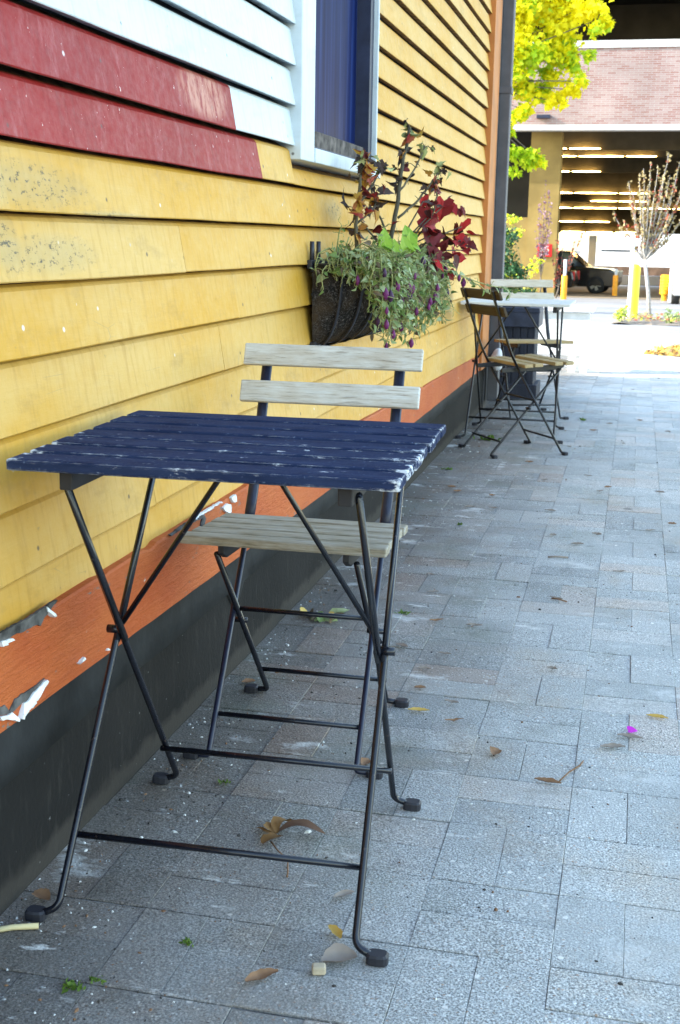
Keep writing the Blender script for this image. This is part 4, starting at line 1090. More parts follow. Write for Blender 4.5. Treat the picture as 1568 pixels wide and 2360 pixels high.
def make_car(loc, rz, label, cat, paint, glass, low, cab, W=1.85, wheels=(1.45, -1.4), rad=.37, roofdrop=.86):
    """low: body outline (x,z); cab: greenhouse outline (x,z), narrowing to the roof; front is +x"""
    t = tag(empty('parked_car', loc, rz), label, cat)
    mb = MB(); mb.prism(low, 1, -W / 2, W / 2); mb.build('body', paint, t, bevel=.07, seg=3)
    zb = min(z for x, z in cab); zt = max(z for x, z in cab)
    def wy(z): return lerp(W / 2 - .06, W / 2 * roofdrop - .04, (z - zb) / (zt - zb))
    def loft(outl, k, name, m, off=0.0, bev=0.0):
        q = MB(); n = len(outl)
        P = [V((x, -wy(z) * k - off, z)) for x, z in outl] + [V((x, wy(z) * k + off, z)) for x, z in outl]
        q.faces(P, [tuple(range(n)), tuple(reversed(range(n, 2 * n)))] + [(i, i + n, (i + 1) % n + n, (i + 1) % n) for i in range(n)])
        return q.build(name, m, t, bevel=bev)
    loft(cab, 1, 'cabin', paint, 0, .05)
    xs = [x for x, z in cab]; cx = (min(xs) + max(xs)) / 2
    inn = [(cx + (x - cx) * .93, zb + .05 + (z - zb) * .82) for x, z in cab]
    loft(inn, 1, 'side_windows', glass, .006)
    fr = sorted(cab, key=lambda p: -p[0])[:2]; fr = sorted(fr, key=lambda p: p[1])
    (xa, za), (xb, zb2) = fr
    q = MB(); n_ = V((zb2 - za, 0, xa - xb)).normalized() * .012
    for sx, nm in ((1, 'windscreen'),):
        A, B = V((lerp(xa, xb, .08), 0, lerp(za, zb2, .08))) + n_, V((lerp(xa, xb, .9), 0, lerp(za, zb2, .9))) + n_
        q.poly([A + V((0, -wy(A.z) + .07, 0)), A + V((0, wy(A.z) - .07, 0)), B + V((0, wy(B.z) - .06, 0)), B + V((0, -wy(B.z) + .06, 0))]); q.build(nm, glass, t)
    x1 = max(x for x, z in low); x0 = min(x for x, z in low); zh = max(z for x, z in low)
    for s_ in (-1, 1):
        q = MB(); q.bounds((x1 - .20, s_ * W * .38 - .17, zh - .34), (x1 + .012, s_ * W * .38 + .17, zh - .16)); q.build('headlight', M_HEAD, t, bevel=.03)
        q = MB(); q.bounds((x0 - .012, s_ * W * .42 - .10, zh - .40), (x0 + .15, s_ * W * .42 + .10, zh - .06)); q.build('tail_light', M_RED, t, bevel=.02)
        for x in wheels: wheel(t, x, s_ * (W / 2 - .10), rad)
        q = MB(); q.box((cab[1][0] * .62 + .35, s_ * (W / 2 + .09), zh + .06), (.12, .2, .15)); q.build('mirror', paint, t, bevel=.03)
    q = MB(); q.bounds((x1 - .02, -W * .26, zh - .42), (x1 + .02, W * .26, zh - .2)); q.build('grille', M_RIM, t, bevel=.01)
    return t
SUV_LOW = [(-2.25, .30), (2.2, .28), (2.32, .5), (2.30, .86), (2.0, 1.02), (.95, 1.08), (-2.25, 1.10), (-2.34, .7)]
SUV_CAB = [(1.05, 1.05), (.25, 1.72), (-1.9, 1.74), (-2.2, 1.05)]
make_car((-2.15, 54.2, zg(54.2)), R(-6), 'black sport utility car parked inside the garage entrance, nose to the right', 'car', M_BLACKCAR, M_CARGL, SUV_LOW, SUV_CAB)
SED_LOW = [(-2.2, .28), (2.15, .26), (2.26, .5), (2.2, .76), (1.0, .92), (-1.5, .96), (-2.2, .92), (-2.28, .6)]
SED_CAB = [(1.15, .9), (.35, 1.40), (-.95, 1.42), (-1.75, .92)]
make_car((-3.75, 51.2, zg(51.2)), R(176), 'low black car half hidden by the column, red tail light to the right', 'car', M_BLACKCAR, M_CARGL, SED_LOW, SED_CAB, wheels=(1.35, -1.3), rad=.34)
VAN_LOW = [(-2.3, .34), (2.0, .3), (2.12, .55), (2.08, .98), (1.7, 1.14), (-2.3, 1.18), (-2.36, .8)]
VAN_CAB = [(1.75, 1.12), (1.05, 1.80), (-2.0, 1.84), (-2.3, 1.15)]
make_car((2.94, 41.9, zg(41.9)), R(-90), 'white van facing the camera at the right edge of the photo', 'van', M_TRUCKW, M_BLUEGL, VAN_LOW, VAN_CAB, W=1.95)
# white box truck and white block with pale blue windows far behind
bt = tag(empty('box_truck', (-.9, 79, zg(79))), 'white box truck with a dark stripe far beyond the garage', 'truck')
mb = MB(); mb.bounds((-.55, 0, .75), (3.3, 2.2, 2.62)); mb.build('box', M_TRUCKW, bt, bevel=.03)
mb = MB(); mb.bounds((-.5, -.02, 1.66), (1.25, .0, 1.76)); mb.build('stripe', M_CARGL, bt)
mb = MB(); mb.prism([(-2.1, .5), (-.62, .5), (-.62, 2.2), (-1.4, 2.2), (-1.75, 1.45), (-2.1, 1.35)], 1, .1, 2.1); mb.build('cab', M_TRUCKW, bt, bevel=.05)
for x in (-1.4, 1.9, 2.75): wheel(bt, x, .2, .45, .3)
wb = tag(empty('white_building', (6.2, 84, zg(84))), 'low white building with pale blue windows far behind the garage', 'building')
mb = MB(); mb.bounds((-4.2, 0, 0), (9, 6, 4.2)); mb.build('wall', M_TRUCKW, wb)
for x in (-2.7, -1.2, .6, 2.4):
    mb = MB(); mb.bounds((x, -.04, 1.55), (x + .75, .0, 2.35)); mb.build('window', M_BLUEGL, wb)
pl = MB(); pl.bounds((-1.72, 67.2, zg(67)), (-1.33, 67.6, 1.35)); tag(pl.build('white_pillar', M_KERB, bevel=.03), 'white square pillar at the far end of the garage', 'pillar')

# ------------------------------------------------------------------ bollards and posts
M_YELB = simple('yellow_bollard_paint', (0.80, 0.62, 0.03), .5, .4, .08)
M_ORAN = simple('orange_plastic', (0.82, 0.33, 0.01), .5, .4, .1)
M_POLE = simple('pale_grey_pole', (0.62, 0.63, 0.65), .5, .4, .06)
b = tag(empty('bollard', (.83, 27.9, zg(27.9))), 'tall yellow bollard in the planting bed beyond the street', 'bollard')
mb = MB(); mb.lathe((0, 0, 0), [(.105, -.1), (.105, 1.06), (.09, 1.12), (.05, 1.155), (.001, 1.165)], 22); mb.build('post', M_YELB, b, smooth=True)
b = tag(empty('sign_post', (.745, 26.4, zg(26.4) - .05)), 'slim pale pole with a small flat plate on top, in front of the yellow bollard', 'pole')
mb = MB(); mb.lathe((0, 0, 0), [(.035, 0), (.035, 1.66), (.001, 1.66)], 14); mb.build('post', M_POLE, b, smooth=True)
mb = MB(); mb.bounds((-.145, -.012, 1.56), (.145, .012, 1.71)); mb.build('plate', M_POLE, b, bevel=.004)
def sleeve(x, y, label, hp, top=True):
    b = tag(empty('bollard', (x, y, zg(y))), label, 'bollard', None)
    mb = MB(); mb.lathe((0, 0, 0), [(.098, 0), (.098, .76), (.08, .79), (.05, .79)], 18); mb.build('sleeve', M_ORAN, b, smooth=True)
    mb = MB(); mb.lathe((0, 0, 0), [(.05, .5), (.05, hp), (.001, hp)], 14); mb.build('post', M_POLE, b, smooth=True)
sleeve(-1.475, 42.4, 'white pole with an orange sleeve left of the garage entrance', 1.30)
sleeve(.06, 49.5, 'short orange sleeved post in front of the black car nose', 1.02)
d = MB(); pr = [(.09, 0), (.10, .20), (.155, .22)]
for k in range(6): pr += [(.165, .24 + k * .105), (.165, .30 + k * .105), (.148, .315 + k * .105), (.148, .335 + k * .105)]
pr += [(.14, .87), (.001, .88)]
d.lathe((0, 0, 0), pr, 24); o = d.build('traffic_drum', M_ORAN, smooth=False); o.location = (1.80, 44.0, zg(44.0)); tag(o, 'ribbed orange traffic drum beside the white van', 'drum')
d = MB(); d.lathe((0, 0, 0), [(.07, 0), (.07, 1.55), (.001, 1.55)], 14); o = d.build('white_post', M_TRUCKW, smooth=True); o.location = (1.98, 43.0, zg(43)); tag(o, 'plain white post between the orange drum and the white van', 'post')

# ------------------------------------------------------------------ trees and shrubs
M_YLEAF = leafmat('yellow_maple_leaf', (0.84, 0.76, 0.006), (0.90, 0.86, 0.03), .6, .62, 3)
M_GLEAF = leafmat('green_maple_leaf', (0.36, 0.56, 0.02), (0.64, 0.74, 0.03), .6, .6, 3)
M_BARK = simple('grey_brown_bark', (0.13, 0.11, 0.09), .9, .1, .3, 12)
M_PBARK = simple('pale_grey_bark', (0.34, 0.32, 0.30), .9, .1, .2, 12)
M_SHRUB = leafmat('dark_green_leaf', (0.012, 0.05, 0.015), (0.05, 0.13, 0.04), .4, .2, 6)
M_YSHRUB = leafmat('yellow_green_leaf', (0.30, 0.42, 0.02), (0.50, 0.55, 0.05), .6, .3, 6)
M_TAN_L = leafmat('tan_leaf', (0.20, 0.15, 0.06), (0.38, 0.30, 0.14), .7, .2, 6)
M_RUST = leafmat('rusty_red_leaf', (0.26, 0.05, 0.025), (0.40, 0.12, 0.06), .7, .2, 6)
M_PLUM = leafmat('plum_leaf', (0.16, 0.08, 0.13), (0.34, 0.22, 0.30), .7, .2, 6)
def leafquad(mb, o, d, n, L, mi, r):
    d, s, nn = basis(d, n); o = V(o); w = L * .48
    mb.poly([o, o + d * L * .12 + s * w * .55, o + d * L * .42 + s * w * 1.05 - nn * L * .08, o + d * L * .55 + s * w * .5, o + d * L - nn * L * .12, o + d * L * .55 - s * w * .5, o + d * L * .42 - s * w * 1.05 - nn * L * .08, o + d * L * .12 - s * w * .55], mi)
def clump_tree(name, label, base, trunk_top, clumps, L, mats, pick, rs, rad=.16, bark=M_BARK, cat='tree', per=1.0):
    r = random.Random(rs); base = V(base); t = tag(empty(name, base), label, cat)
    st = MB(); tt = V(trunk_top) - base
    st.tube([V((0, 0, -.1)), tt * .33 + V((.05, 0, 0)), tt * .7 + V((-.04, .03, 0)), tt], [rad, rad * .82, rad * .62, rad * .4], 10)
    lf = MB()
    for (cx, cy, cz, R_) in clumps:
        c = V((cx, cy, cz)) - base
        st.tube([tt * r.uniform(.55, .95), tt.lerp(c, .5) + V((0, 0, .1 * R_)), c], [rad * .28, rad * .16, rad * .04], 6)
        sub = [c + rvec(r) * R_ * r.uniform(.35, .95) for _ in range(max(5, int(9 * R_)))]
        for q in sub: st.tube([c, (c + q) / 2 + V((0, 0, .04)), q], [rad * .07, rad * .04, rad * .015], 4)
        N = int(per * 230 * R_ * R_)
        for _ in range(N):
            q = r.choice(sub) + V((r.gauss(0, 1), r.gauss(0, 1), r.gauss(0, .8))) * R_ * .24
            n = (rvec(r) * .8 + V((-.3, -.5, .7)))
            leafquad(lf, q, rvec(r, -.6), n, L * r.uniform(.6, 1.25), pick(q + base, r), r)
    st.build('trunk', bark, t, smooth=True); lf.build('crown', mats, t, fix=False)
    return t
def mp(u, v, R_, dy=0): return (-3.406 + (u - 1160) * .0128, 38 + dy, 7.77 - .01205 * v, R_)
r = random.Random(2)
CL = [mp(1185, 20, .95), mp(1265, 10, .95, .6), mp(1335, 20, .62), mp(1372, 52, .40, -.3), mp(1215, 105, .9, -.5), mp(1290, 105, .72, .4), mp(1330, 128, .42), mp(1345, 188, .24, -.2), mp(1318, 205, .26), mp(1190, 195, .66), mp(1255, 190, .50, .4), mp(1290, 232, .30), mp(1215, 250, .40), mp(1180, 285, .34), mp(1185, 345, .36, -.2), mp(1232, 358, .36), mp(1262, 370, .20), mp(1175, 392, .20), mp(1205, 395, .16),
      (-4.6, 38.4, 7.4, 1.2), (-4.5, 39.2, 5.6, 1.1), (-6.0, 38.2, 6.6, 1.4), (-7.2, 38.8, 5.4, 1.1), (-5.4, 37.2, 8.4, 1.3), (-3.4, 38.6, 9.0, 1.2), (-2.2, 38.4, 8.9, 1.0), (-6.6, 39.6, 8.2, 1.2), (-4.4, 38.2, 4.0, .7)]
def pk(q, r): return 0 if mnoise.noise(q * .9 + V((3, 0, 1))) + (q.z - 5.0) * .12 + r.uniform(-.35, .35) > -.05 else 1
clump_tree('maple_tree', 'bright yellow and green maple tree behind the grey downspout, in front of the garage', (-5.2, 38.6, zg(38.6)), (-5.0, 38.5, 5.6), CL, .19, [M_YLEAF, M_GLEAF], pk, 6, .2, per=6.0)
# dark shrub and a yellow-green one beside it
clump_tree('shrub', 'dense dark green shrub behind the far chair and downspout', (-2.2, 30.2, zg(30.2)), (-2.2, 30.2, .1), [(-2.15, 30.2, .75, .42), (-2.0, 30, .25, .45), (-1.85, 30.1, -.15, .38), (-2.35, 30.1, .2, .5), (-1.8, 30.2, -.45, .34), (-2.2, 30.2, 1.1, .28), (-2.1, 30, -.4, .4), (-2.6, 30.4, .6, .5)], .075, [M_SHRUB, M_YSHRUB], lambda q, r: 1 if r.random() < .05 else 0, 12, .04, cat='shrub', per=14)
clump_tree('shrub', 'small yellow green shrub between the dark shrub and the red sign', (-1.95, 33.5, zg(33.5)), (-1.95, 33.5, .0), [(-1.85, 33.5, .25, .22), (-1.75, 33.5, .55, .18), (-1.9, 33.5, -.1, .25), (-2.5, 33.5, 1.55, .25), (-2.45, 33.6, 1.2, .25)], .08, [M_YSHRUB, M_YLEAF], lambda q, r: 1 if r.random() < .3 else 0, 13, .025, cat='shrub', per=5.0)
def twig_tree(name, label, base, fork, tips, mats, rs, rad, bark, L, dens, start=.25, cat='tree', bend=.12):
    r = random.Random(rs); base = V(base); t = tag(empty(name, base), label, cat); st, lf = MB(), MB(); f = V(fork) - base
    st.tube([V((0, 0, -.08)), f * .5 + V((.012, 0, 0)), f], [rad, rad * .9, rad * .8], 10)
    for tp in tips:
        e = V(tp) - base; c = f.lerp(e, .45) + V(((e.x - f.x) * bend * 1.5, r.uniform(-.05, .05), -abs(e.x - f.x) * bend))
        pts = [f * (1 - q) ** 2 + c * 2 * q * (1 - q) + e * q * q for q in [k / 12 for k in range(13)]]
        pts = [p + rvec(r) * .012 for p in pts]; pts[0] = f
        st.tube(pts, [lerp(rad * .45, .004, k / 12) for k in range(13)], 5)
        col = r.choice([0, 0, 0, 0, 0, 1]); Ln = (e - f).length
        for k in range(int(dens * Ln)):
            q = r.uniform(start, 1.0); i = min(11, int(q * 12)); p = pts[i].lerp(pts[i + 1], q * 12 - i) + rvec(r) * r.uniform(.0, .05)
            leafquad(lf, p, rvec(r, .3), rvec(r, .4) + V((0, -.6, .2)), L * r.uniform(.5, 1.2), (1 if r.random() < .08 else 0) if col == 0 else (1 if r.random() < .5 else 0), r)
    st.build('trunk', bark, t, smooth=True); lf.build('crown', mats, t, fix=False)
r = random.Random(17)
def at27(u, v): return (.8823 + (-.0644 + (u - 1280) * .000306) * 27.3, 27.3 + r.uniform(-.35, .35), 1.03 + (562 - v) * 27.3 / 2856)
tips = [at27(*p) for p in [(1422, 500), (1447, 515), (1452, 432), (1462, 470), (1478, 416), (1488, 405), (1500, 440), (1503, 395), (1520, 402), (1530, 445), (1545, 372), (1552, 420), (1560, 470), (1568, 430), (1575, 390), (1585, 450), (1595, 420), (1470, 500), (1490, 470), (1515, 480), (1540, 490), (1558, 500), (1600, 490), (1505, 460), (1535, 420), (1480, 450), (1465, 455), (1572, 505)]]
twig_tree('young_tree', 'young upright tree with tan and rust leaves right of the yellow bollard', (1.20, 27.3, zg(27.3)), at27(1505, 600), tips, [M_TAN_L, M_RUST], 3, .045, M_PBARK, .07, 38)
def at44(u, v, d=44.5): return (.8823 + (-.0644 + (u - 1280) * .000306) * d, d + r.uniform(-.2, .2), 1.03 + (562 - v) * d / 2856)
twig_tree('crape_myrtle', 'thin plum twigged sapling in front of the tan column', (at44(1249, 600)[0], 44.5, zg(44.5)), at44(1249, 640), [at44(*p) for p in [(1247, 432), (1240, 470), (1258, 455), (1235, 480), (1252, 500), (1238, 520), (1262, 500), (1270, 520), (1243, 545), (1258, 550), (1230, 540), (1268, 482)]], [M_PLUM, M_RUST], 5, .03, M_BARK, .085, 16, .3)
twig_tree('crape_myrtle', 'dark red leaved sapling beside the white pole at the garage entrance', (at44(1292, 600)[0], 43.6, zg(43.6)), at44(1296, 660, 43.6), [at44(p[0], p[1], 43.6) for p in [(1285, 560), (1300, 575), (1276, 600), (1310, 600), (1345, 545), (1330, 560), (1290, 620), (1282, 640), (1272, 655)]], [M_BEGD, M_RUST], 6, .03, M_BARK, .09, 20, .3)
# bed plants
for i, (x, y, h, lab) in enumerate([(.60, 24.6, .34, 'leggy green plant at the left tip of the planting bed'), (1.55, 24.9, .28, 'bluish green plant in the bed right of the young tree'), (2.3, 25.2, .4, 'low green plant at the right end of the bed')]):
    rr = random.Random(50 + i); t = tag(empty('bed_plant', (x, y, zg(y))), lab, 'plant'); st, lf = MB(), MB()
    for k in range(9):
        e = V((rr.uniform(-.16, .16), rr.uniform(-.12, .12), h * rr.uniform(.5, 1.1))); st.tube([V((0, 0, 0)), e * .5 + V((0, 0, .03)), e], [.006, .004, .002], 4)
        for _ in range(16): leafquad(lf, e * rr.uniform(.3, 1) + rvec(rr) * .03, rvec(rr, .3), rvec(rr, .5), rr.uniform(.04, .08), rr.choice([0, 0, 1]), rr)
    st.build('stem', M_STEM, t); lf.build('foliage', [[M_YSHRUB, M_VINE, M_SHRUB][i], M_VINE], t, fix=False)
# bed litter of leaves: nobody could count them
mb = MB(); rr = random.Random(90)
for _ in range(900):
    x, y = rr.uniform(.45, 3.9), rr.uniform(24.2, 27.6); leafquad(mb, (x, y, zg(y) + .10 + rr.uniform(-.02, .05)), (rr.uniform(-1, 1), rr.uniform(-1, 1), rr.uniform(-.2, .3)), (rr.uniform(-.6, .6), rr.uniform(-.8, .2), 1), rr.uniform(.04, .10), rr.choice([0, 0, 1, 2]), rr)
tag(mb.build('leaf_litter', [M_TAN_L, M_RUST, M_YSHRUB], fix=False), kind='stuff')
# heap of swept leaves on the path
M_GOLD = leafmat('golden_leaf', (0.50, 0.28, 0.05), (0.72, 0.50, 0.14), .7, .25, 10)
M_BROWN = leafmat('brown_dry_leaf', (0.15, 0.075, 0.035), (0.34, 0.19, 0.10), .8, .15, 60)
M_GREYLEAF = leafmat('greyish_dry_leaf', (0.22, 0.18, 0.14), (0.34, 0.28, 0.23), .85, .1, 60)
mb = MB(); rr = random.Random(91)
for _ in range(1300):
    a = rr.uniform(0, 2 * PI); q = rr.random() ** .6; x, y = 1.62 + .58 * q * math.cos(a), 14.05 + .5 * q * math.sin(a)
    leafquad(mb, (x, y, zg(y) + .005 + rr.random() * .17 * (1 - q) ** 1.0), (rr.uniform(-1, 1), rr.uniform(-1, 1), rr.uniform(-.3, .5)), (rr.uniform(-.8, .8), rr.uniform(-1, .2), 1), rr.uniform(.04, .085), rr.choice([0, 0, 0, 1]), rr)
tag(mb.build('leaf_pile', [M_GOLD, M_BROWN], fix=False), 'heap of golden fallen leaves at the right edge beyond the paving', 'leaf pile')
# branch reaching in at the top right, from a tree outside the frame
clump_tree('street_tree', 'tree outside the frame whose leafy twigs reach into the top right corner', (3.6, 20, zg(20)), (3.4, 20, 4.2), [(3.2, 20, 4.7, .5), (3.7, 20.3, 5.4, .8), (4.5, 19.8, 4.9, .8), (2.35, 20, 4.35, .16)], .11, [M_YLEAF, M_GLEAF], lambda q, r: 1 if r.random() < .5 else 0, 15, .11)

# ------------------------------------------------------------------ litter on the pavers
def curled(name, loc, rz, L, wd, curl, mat, label, group=None, cat='leaf', ragged=.12, rs=0, twist=.2, thick=0.0):
    r = random.Random(rs); mb = MB(); n, m_ = 12, 5; P = []
    for i in range(n + 1):
        t = i / n; hw = wd * (math.sin(PI * min(.97, max(.04, t))) ** .55) / 2 * (1 + r.uniform(-ragged, ragged)); ang = (t - .5) * curl
        for j in range(m_):
            s_ = (j / (m_ - 1) - .5) * 2
            z = .003 + abs(math.sin(ang)) * L * .22 + (s_ * s_) * hw * .65 + s_ * twist * hw * math.sin(t * 3) + .0012 * r.random()
            P.append(V(((t - .5) * L * (1 - .12 * abs(curl)), s_ * hw + math.sin(t * 3.0) * L * .10 * curl, z)))
    F = [(i * m_ + j, i * m_ + j + 1, (i + 1) * m_ + j + 1, (i + 1) * m_ + j) for i in range(n) for j in range(m_ - 1)]
    mb.faces(P, F); o = mb.build(name, mat, smooth=True); o.location = (loc[0], loc[1], zg(loc[1]) + .001); o.rotation_euler = (0, 0, rz)
    return tag(o, label, cat, group)
SOLO = [((.437, 1.485), .75, .058, .017, .9, M_BROWN, 'curled brown seed pod leaf near the bottom edge, left of the table foot'),
        ((.507, 1.623), -.9, .045, .014, .9, M_GOLD, 'tan curled leaf just left of the right front table leg'),
        ((.497, 1.733), .7, .04, .013, .8, M_GREYLEAF, 'pale grey brown leaf behind the right front table leg'),
        ((.530, 1.560), .5, .055, .034, .3, M_GREYLEAF, 'oval grey brown leaf partly under the front right rubber foot'),
        ((.476, 2.542), .15, .05, .012, .4, M_GOLD, 'thin tan leaf beside the blue rubber foot of the near chair'),
        ((.064, 2.610), .6, .035, .016, .6, M_BROWN, 'small brown leaf beside the left rear foot of the near chair'),
        ((.04, 1.607), -.4, .04, .022, .5, M_BROWN, 'brown leaf against the black wall by the left front table foot'),
        ((.424, 2.237), 1.3, .035, .02, .5, M_BROWN, 'brown leaf under the near chair right front leg'),
        ((.668, 2.355), 1.2, .034, .024, .8, M_BROWN, 'square brown leaf alone on the pavers right of the table'),
        ((.896, 2.45), .25, .055, .014, .4, M_GREYLEAF, 'thin grey brown leaf left of the pink petal'),
        ((.93, 2.515), -.1, .055, .012, .3, M_GREYLEAF, 'flat grey leaf touching the pink petal'),
        ((.987, 2.646), -.15, .05, .012, .3, M_GOLD, 'yellow leaf sliver above the pink petal'),
        ((.778, 2.246), -.15, .055, .013, .4, M_BROWN, 'narrow brown leaf below a thin twig right of the table')]
for i, (p, rz, L, wd, cu_, mt, lab) in enumerate(SOLO): curled('fallen_leaf', p, rz, L, wd, cu_, mt, lab, rs=i)
SMALL = [(.539, 2.608), (.561, 2.501), (.455, 2.683), (.472, 2.935), (.358, 2.968), (.319, 3.672), (.356, 3.484), (.412, 3.201), (.516, 3.184), (.614, 4.728), (.652, 4.314), (.741, 4.202), (.8, 4.369), (.887, 3.879), (.713, 3.514), (.182, 5.069), (.218, 4.984), (.365, 4.943), (.306, 4.702), (.986, 4.495), (1.066, 4.632), (.547, 5.352), (.725, 5.513), (.818, 5.273), (.866, 6.496), (.789, 5.17), (.743, 2.897), (.442, 2.813), (.396, 4.702), (1.03, 5.228), (.053, 5.559), (.444, 5.785), (.70, 6.9), (.78, 7.2), (.95, 7.4), (.55, 7.6), (1.1, 7.0), (1.2, 6.2), (1.25, 8.3), (.9, 9.0), (1.1, 10.2), (.75, 11.4), (1.3, 11.0), (.6, 6.3), (.2, 7.0), (.15, 6.7)]
rr = random.Random(60)
for i, p in enumerate(SMALL):
    curled('fallen_leaf', p, rr.uniform(-.6, .6), rr.uniform(.025, .05), rr.uniform(.007, .016), rr.uniform(.3, 1.1), rr.choice([M_BROWN, M_GREYLEAF, M_GREYLEAF]), 'small curled dry leaf lying loose on the grey pavers up the path', 'small dry leaves scattered along the path', rs=100 + i)
# big maple leaf with a long stalk under the table
t = tag(empty('maple_leaf', (.335, 1.905, .002)), 'large curled brown maple leaf with a long stalk under the navy table', 'leaf'); mb = MB(); rr = random.Random(4)
def blade(o, d, L, wd, lift, mi):
    d = V(d).normalized(); s_ = V((-d.y, d.x, 0)); P = []; n = 9
    for i in range(n + 1):
        q = i / n; hw = wd * math.sin(PI * min(.96, .06 + q * .9)) ** .7 / 2 * rr.uniform(.8, 1.15)
        for j in (-1, 0, 1): P.append(V(o) + d * L * q + s_ * (hw * j + .006 * math.sin(q * 5)) + V((0, 0, .004 + lift * math.sin(q * PI) + abs(j) * hw * .5)))
    mb.faces(P, [(i * 3 + j, i * 3 + j + 1, i * 3 + j + 4, i * 3 + j + 3) for i in range(n) for j in (0, 1)], mi)
blade((0, 0, 0), (.95, .30, 0), .085, .03, .012, 1); blade((0, 0, 0), (.1, 1, 0), .05, .026, .010, 0); blade((0, 0, 0), (-.6, .8, 0), .042, .022, .006, 0); blade((.005, -.005, 0), (-.3, -1, 0), .04, .024, .004, 0); blade((0, 0, 0), (-1, .1, 0), .04, .010, .003, 0)
mb.build('blade', [leafmat('tan_maple_leaf', (.17, .085, .025), (.28, .15, .05), .8, .15, 80), leafmat('dark_curled_lobe', (.09, .05, .03), (.17, .09, .05), .8, .1, 80)], t, smooth=True, fix=False)
mb = MB(); mb.tube([(.0, -.03, .004), (.02, -.06, .006), (.045, -.085, .005), (.055, -.12, .003), (.058, -.135, .002)], [.0016, .0014, .0013, .0013, .0016], 6); mb.build('stalk', M_BROWN, t, smooth=True)
# withered greenish sprig at the wall
t = MB(); rr = random.Random(14)
for k in range(16): leaf(t, (rr.gauss(0, .03), rr.gauss(0, .02), .006 + rr.random() * .016), rvec(rr, -.1), (rr.uniform(-.4, .4), -.3, 1), rr.uniform(.025, .05), rr.choice([0, 0, 1, 2]), .3, .4, OUT_HEART, .8, rr)
o = t.build('withered_sprig', [M_VINE, M_VINED, M_GOLD], fix=False); o.location = (.085, 3.13, 0); tag(o, 'withered pale green sprig lying at the foot of the black wall', 'sprig')
def twig(pts, rad, mat, label, cat='twig', name='twig'):
    mb = MB(); mb.tube(pts, rad, 6); o = mb.build(name, mat, smooth=True); return tag(o, label, cat)
twig([(.80, 2.26, .004), (.815, 2.30, .006), (.835, 2.345, .004), (.84, 2.37, .003)], .0016, M_BROWN, 'thin tan twig lying beside a narrow brown leaf right of the table')
twig([(.0, 1.49, .006), (.04, 1.515, .007), (.075, 1.53, .006)], .0045, simple('straw', (.62, .52, .28), .7), 'pale yellow straw at the lower left edge', 'straw', 'straw')
twig([(.655, 4.005, .004), (.68, 4.012, .006), (.72, 4.02, .004)], .003, M_GREYLEAF, 'short pale stick lying in the middle of the path')
twig([(.70, 3.52, .004), (.72, 3.51, .006), (.745, 3.50, .003)], .0022, M_BROWN, 'thin brown stick on the middle of the path, nearer than the pale stick')
mb = MB(); leaf(mb, (0, 0, .004), (1, .2, .1), (0, -.4, 1), .022, 0, .3, .2, OUT_HEART, 1); o = mb.build('flower_petal', leafmat('magenta_petal', (.62, .02, .55), (.75, .05, .65), .5, .3), fix=False); o.location = (.925, 2.545, .004); tag(o, 'bright pink petal lying on the pavers at the right', 'petal')
mb = MB(); mb.box((0, 0, .008), (.020, .015, .013), Matrix.Rotation(.3, 3, 'Z')); o = mb.build('pebble', simple('tan_stone', (.46, .38, .26), .9, sc=60), bevel=.003); o.location = (.508, 1.526, 0); tag(o, 'tan square pebble between two leaves near the front table foot', 'pebble')
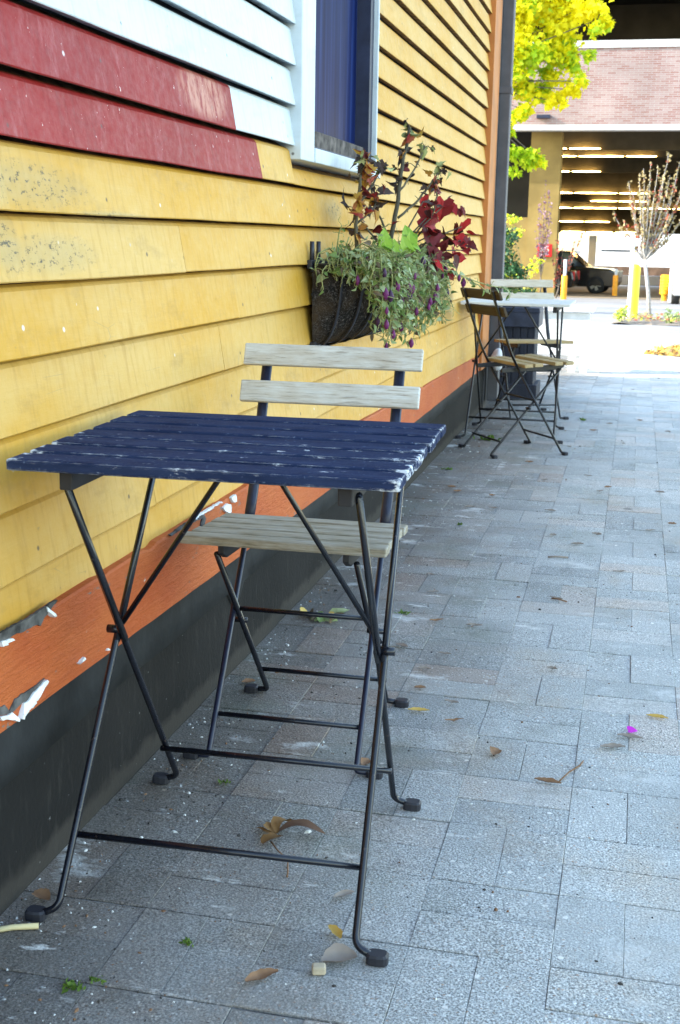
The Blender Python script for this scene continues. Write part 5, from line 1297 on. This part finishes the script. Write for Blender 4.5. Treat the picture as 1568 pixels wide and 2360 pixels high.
# weeds in the joints
M_WEED = leafmat('weed_leaf', (.06, .12, .015), (.15, .24, .035), .6, .3, 80)
for i, (x, y, s_, lab) in enumerate([(.176, 6.40, 1.4, 'largest bright green weed, under the dark backed chair'), (.105, 5.489, .7, 'small green weed by the wall before the dark backed chair'), (.309, 4.399, .4, 'tiny green weed in a joint left of the path middle'), (.31, 3.257, .5, 'thin green sprout in a joint behind the near chair'), (.189, 1.406, .5, 'small moss tuft in a joint at the lower left'), (.213, 1.43, .35, 'tiny moss tuft right beside the larger one at the lower left'), (.301, 1.551, .35, 'green moss tuft in a joint under the front of the table'), (.178, 2.086, .35, 'moss speck in a joint left of the near chair front foot'), (.62, 7.32, .8, 'green weed at the foot of the far chair')]):
    rr = random.Random(200 + i); mb = MB()
    for k in range(26):
        a = V((rr.gauss(0, .016), rr.gauss(0, .010), 0)) * s_; d = (rvec(rr) * .8 + V((0, 0, .8))).normalized()
        leaf(mb, a + V((0, 0, .001)), d, rvec(rr, .5), rr.uniform(.010, .024) * s_, 0, .2, .5, OUT_OVAL, .8, rr)
    o = mb.build('weed', M_WEED, fix=False); o.location = (x, y, 0); tag(o, lab, 'weed')

# grit, crumbs of leaf and stone chips strewn over the pavers: nobody could count them
mb = MB(); rr = random.Random(404)
for _ in range(3200):
    y = 1.25 + 6.5 * rr.random() ** 1.6
    x = min(1.9, abs(rr.gauss(0, .16))) + .008 if rr.random() < .5 else rr.uniform(.02, 1.6)
    q = rr.uniform(.0007, .0022) if rr.random() < .93 else rr.uniform(.0022, .0040)
    a = rr.uniform(0, 3.14); c, s_ = math.cos(a), math.sin(a); l = q * rr.uniform(1, 2.2)
    z0 = zg(y) - .0006
    base_ = [(x + c * l, y + s_ * l, z0), (x - s_ * q, y + c * q, z0), (x - c * l, y - s_ * l, z0), (x + s_ * q, y - c * q, z0)]
    top = [(x + (px - x) * .55, y + (py - y) * .55, z0 + q * 1.1) for px, py, _z in base_]
    mi = rr.choice([0, 0, 1, 2, 2, 3])
    k = len(mb.v)
    mb.faces(base_ + top, [(4, 5, 6, 7), (0, 1, 5, 4), (1, 2, 6, 5), (2, 3, 7, 6), (3, 0, 4, 7)], mi)
tag(mb.build('grit', [simple('pale_grit', (.60, .60, .57), .9, sc=200), simple('grey_grit', (.28, .29, .29), .9, sc=200), simple('dark_grit', (.055, .05, .045), .9, sc=200), simple('brown_crumb', (.20, .11, .06), .9, sc=200)], fix=False), kind='stuff')
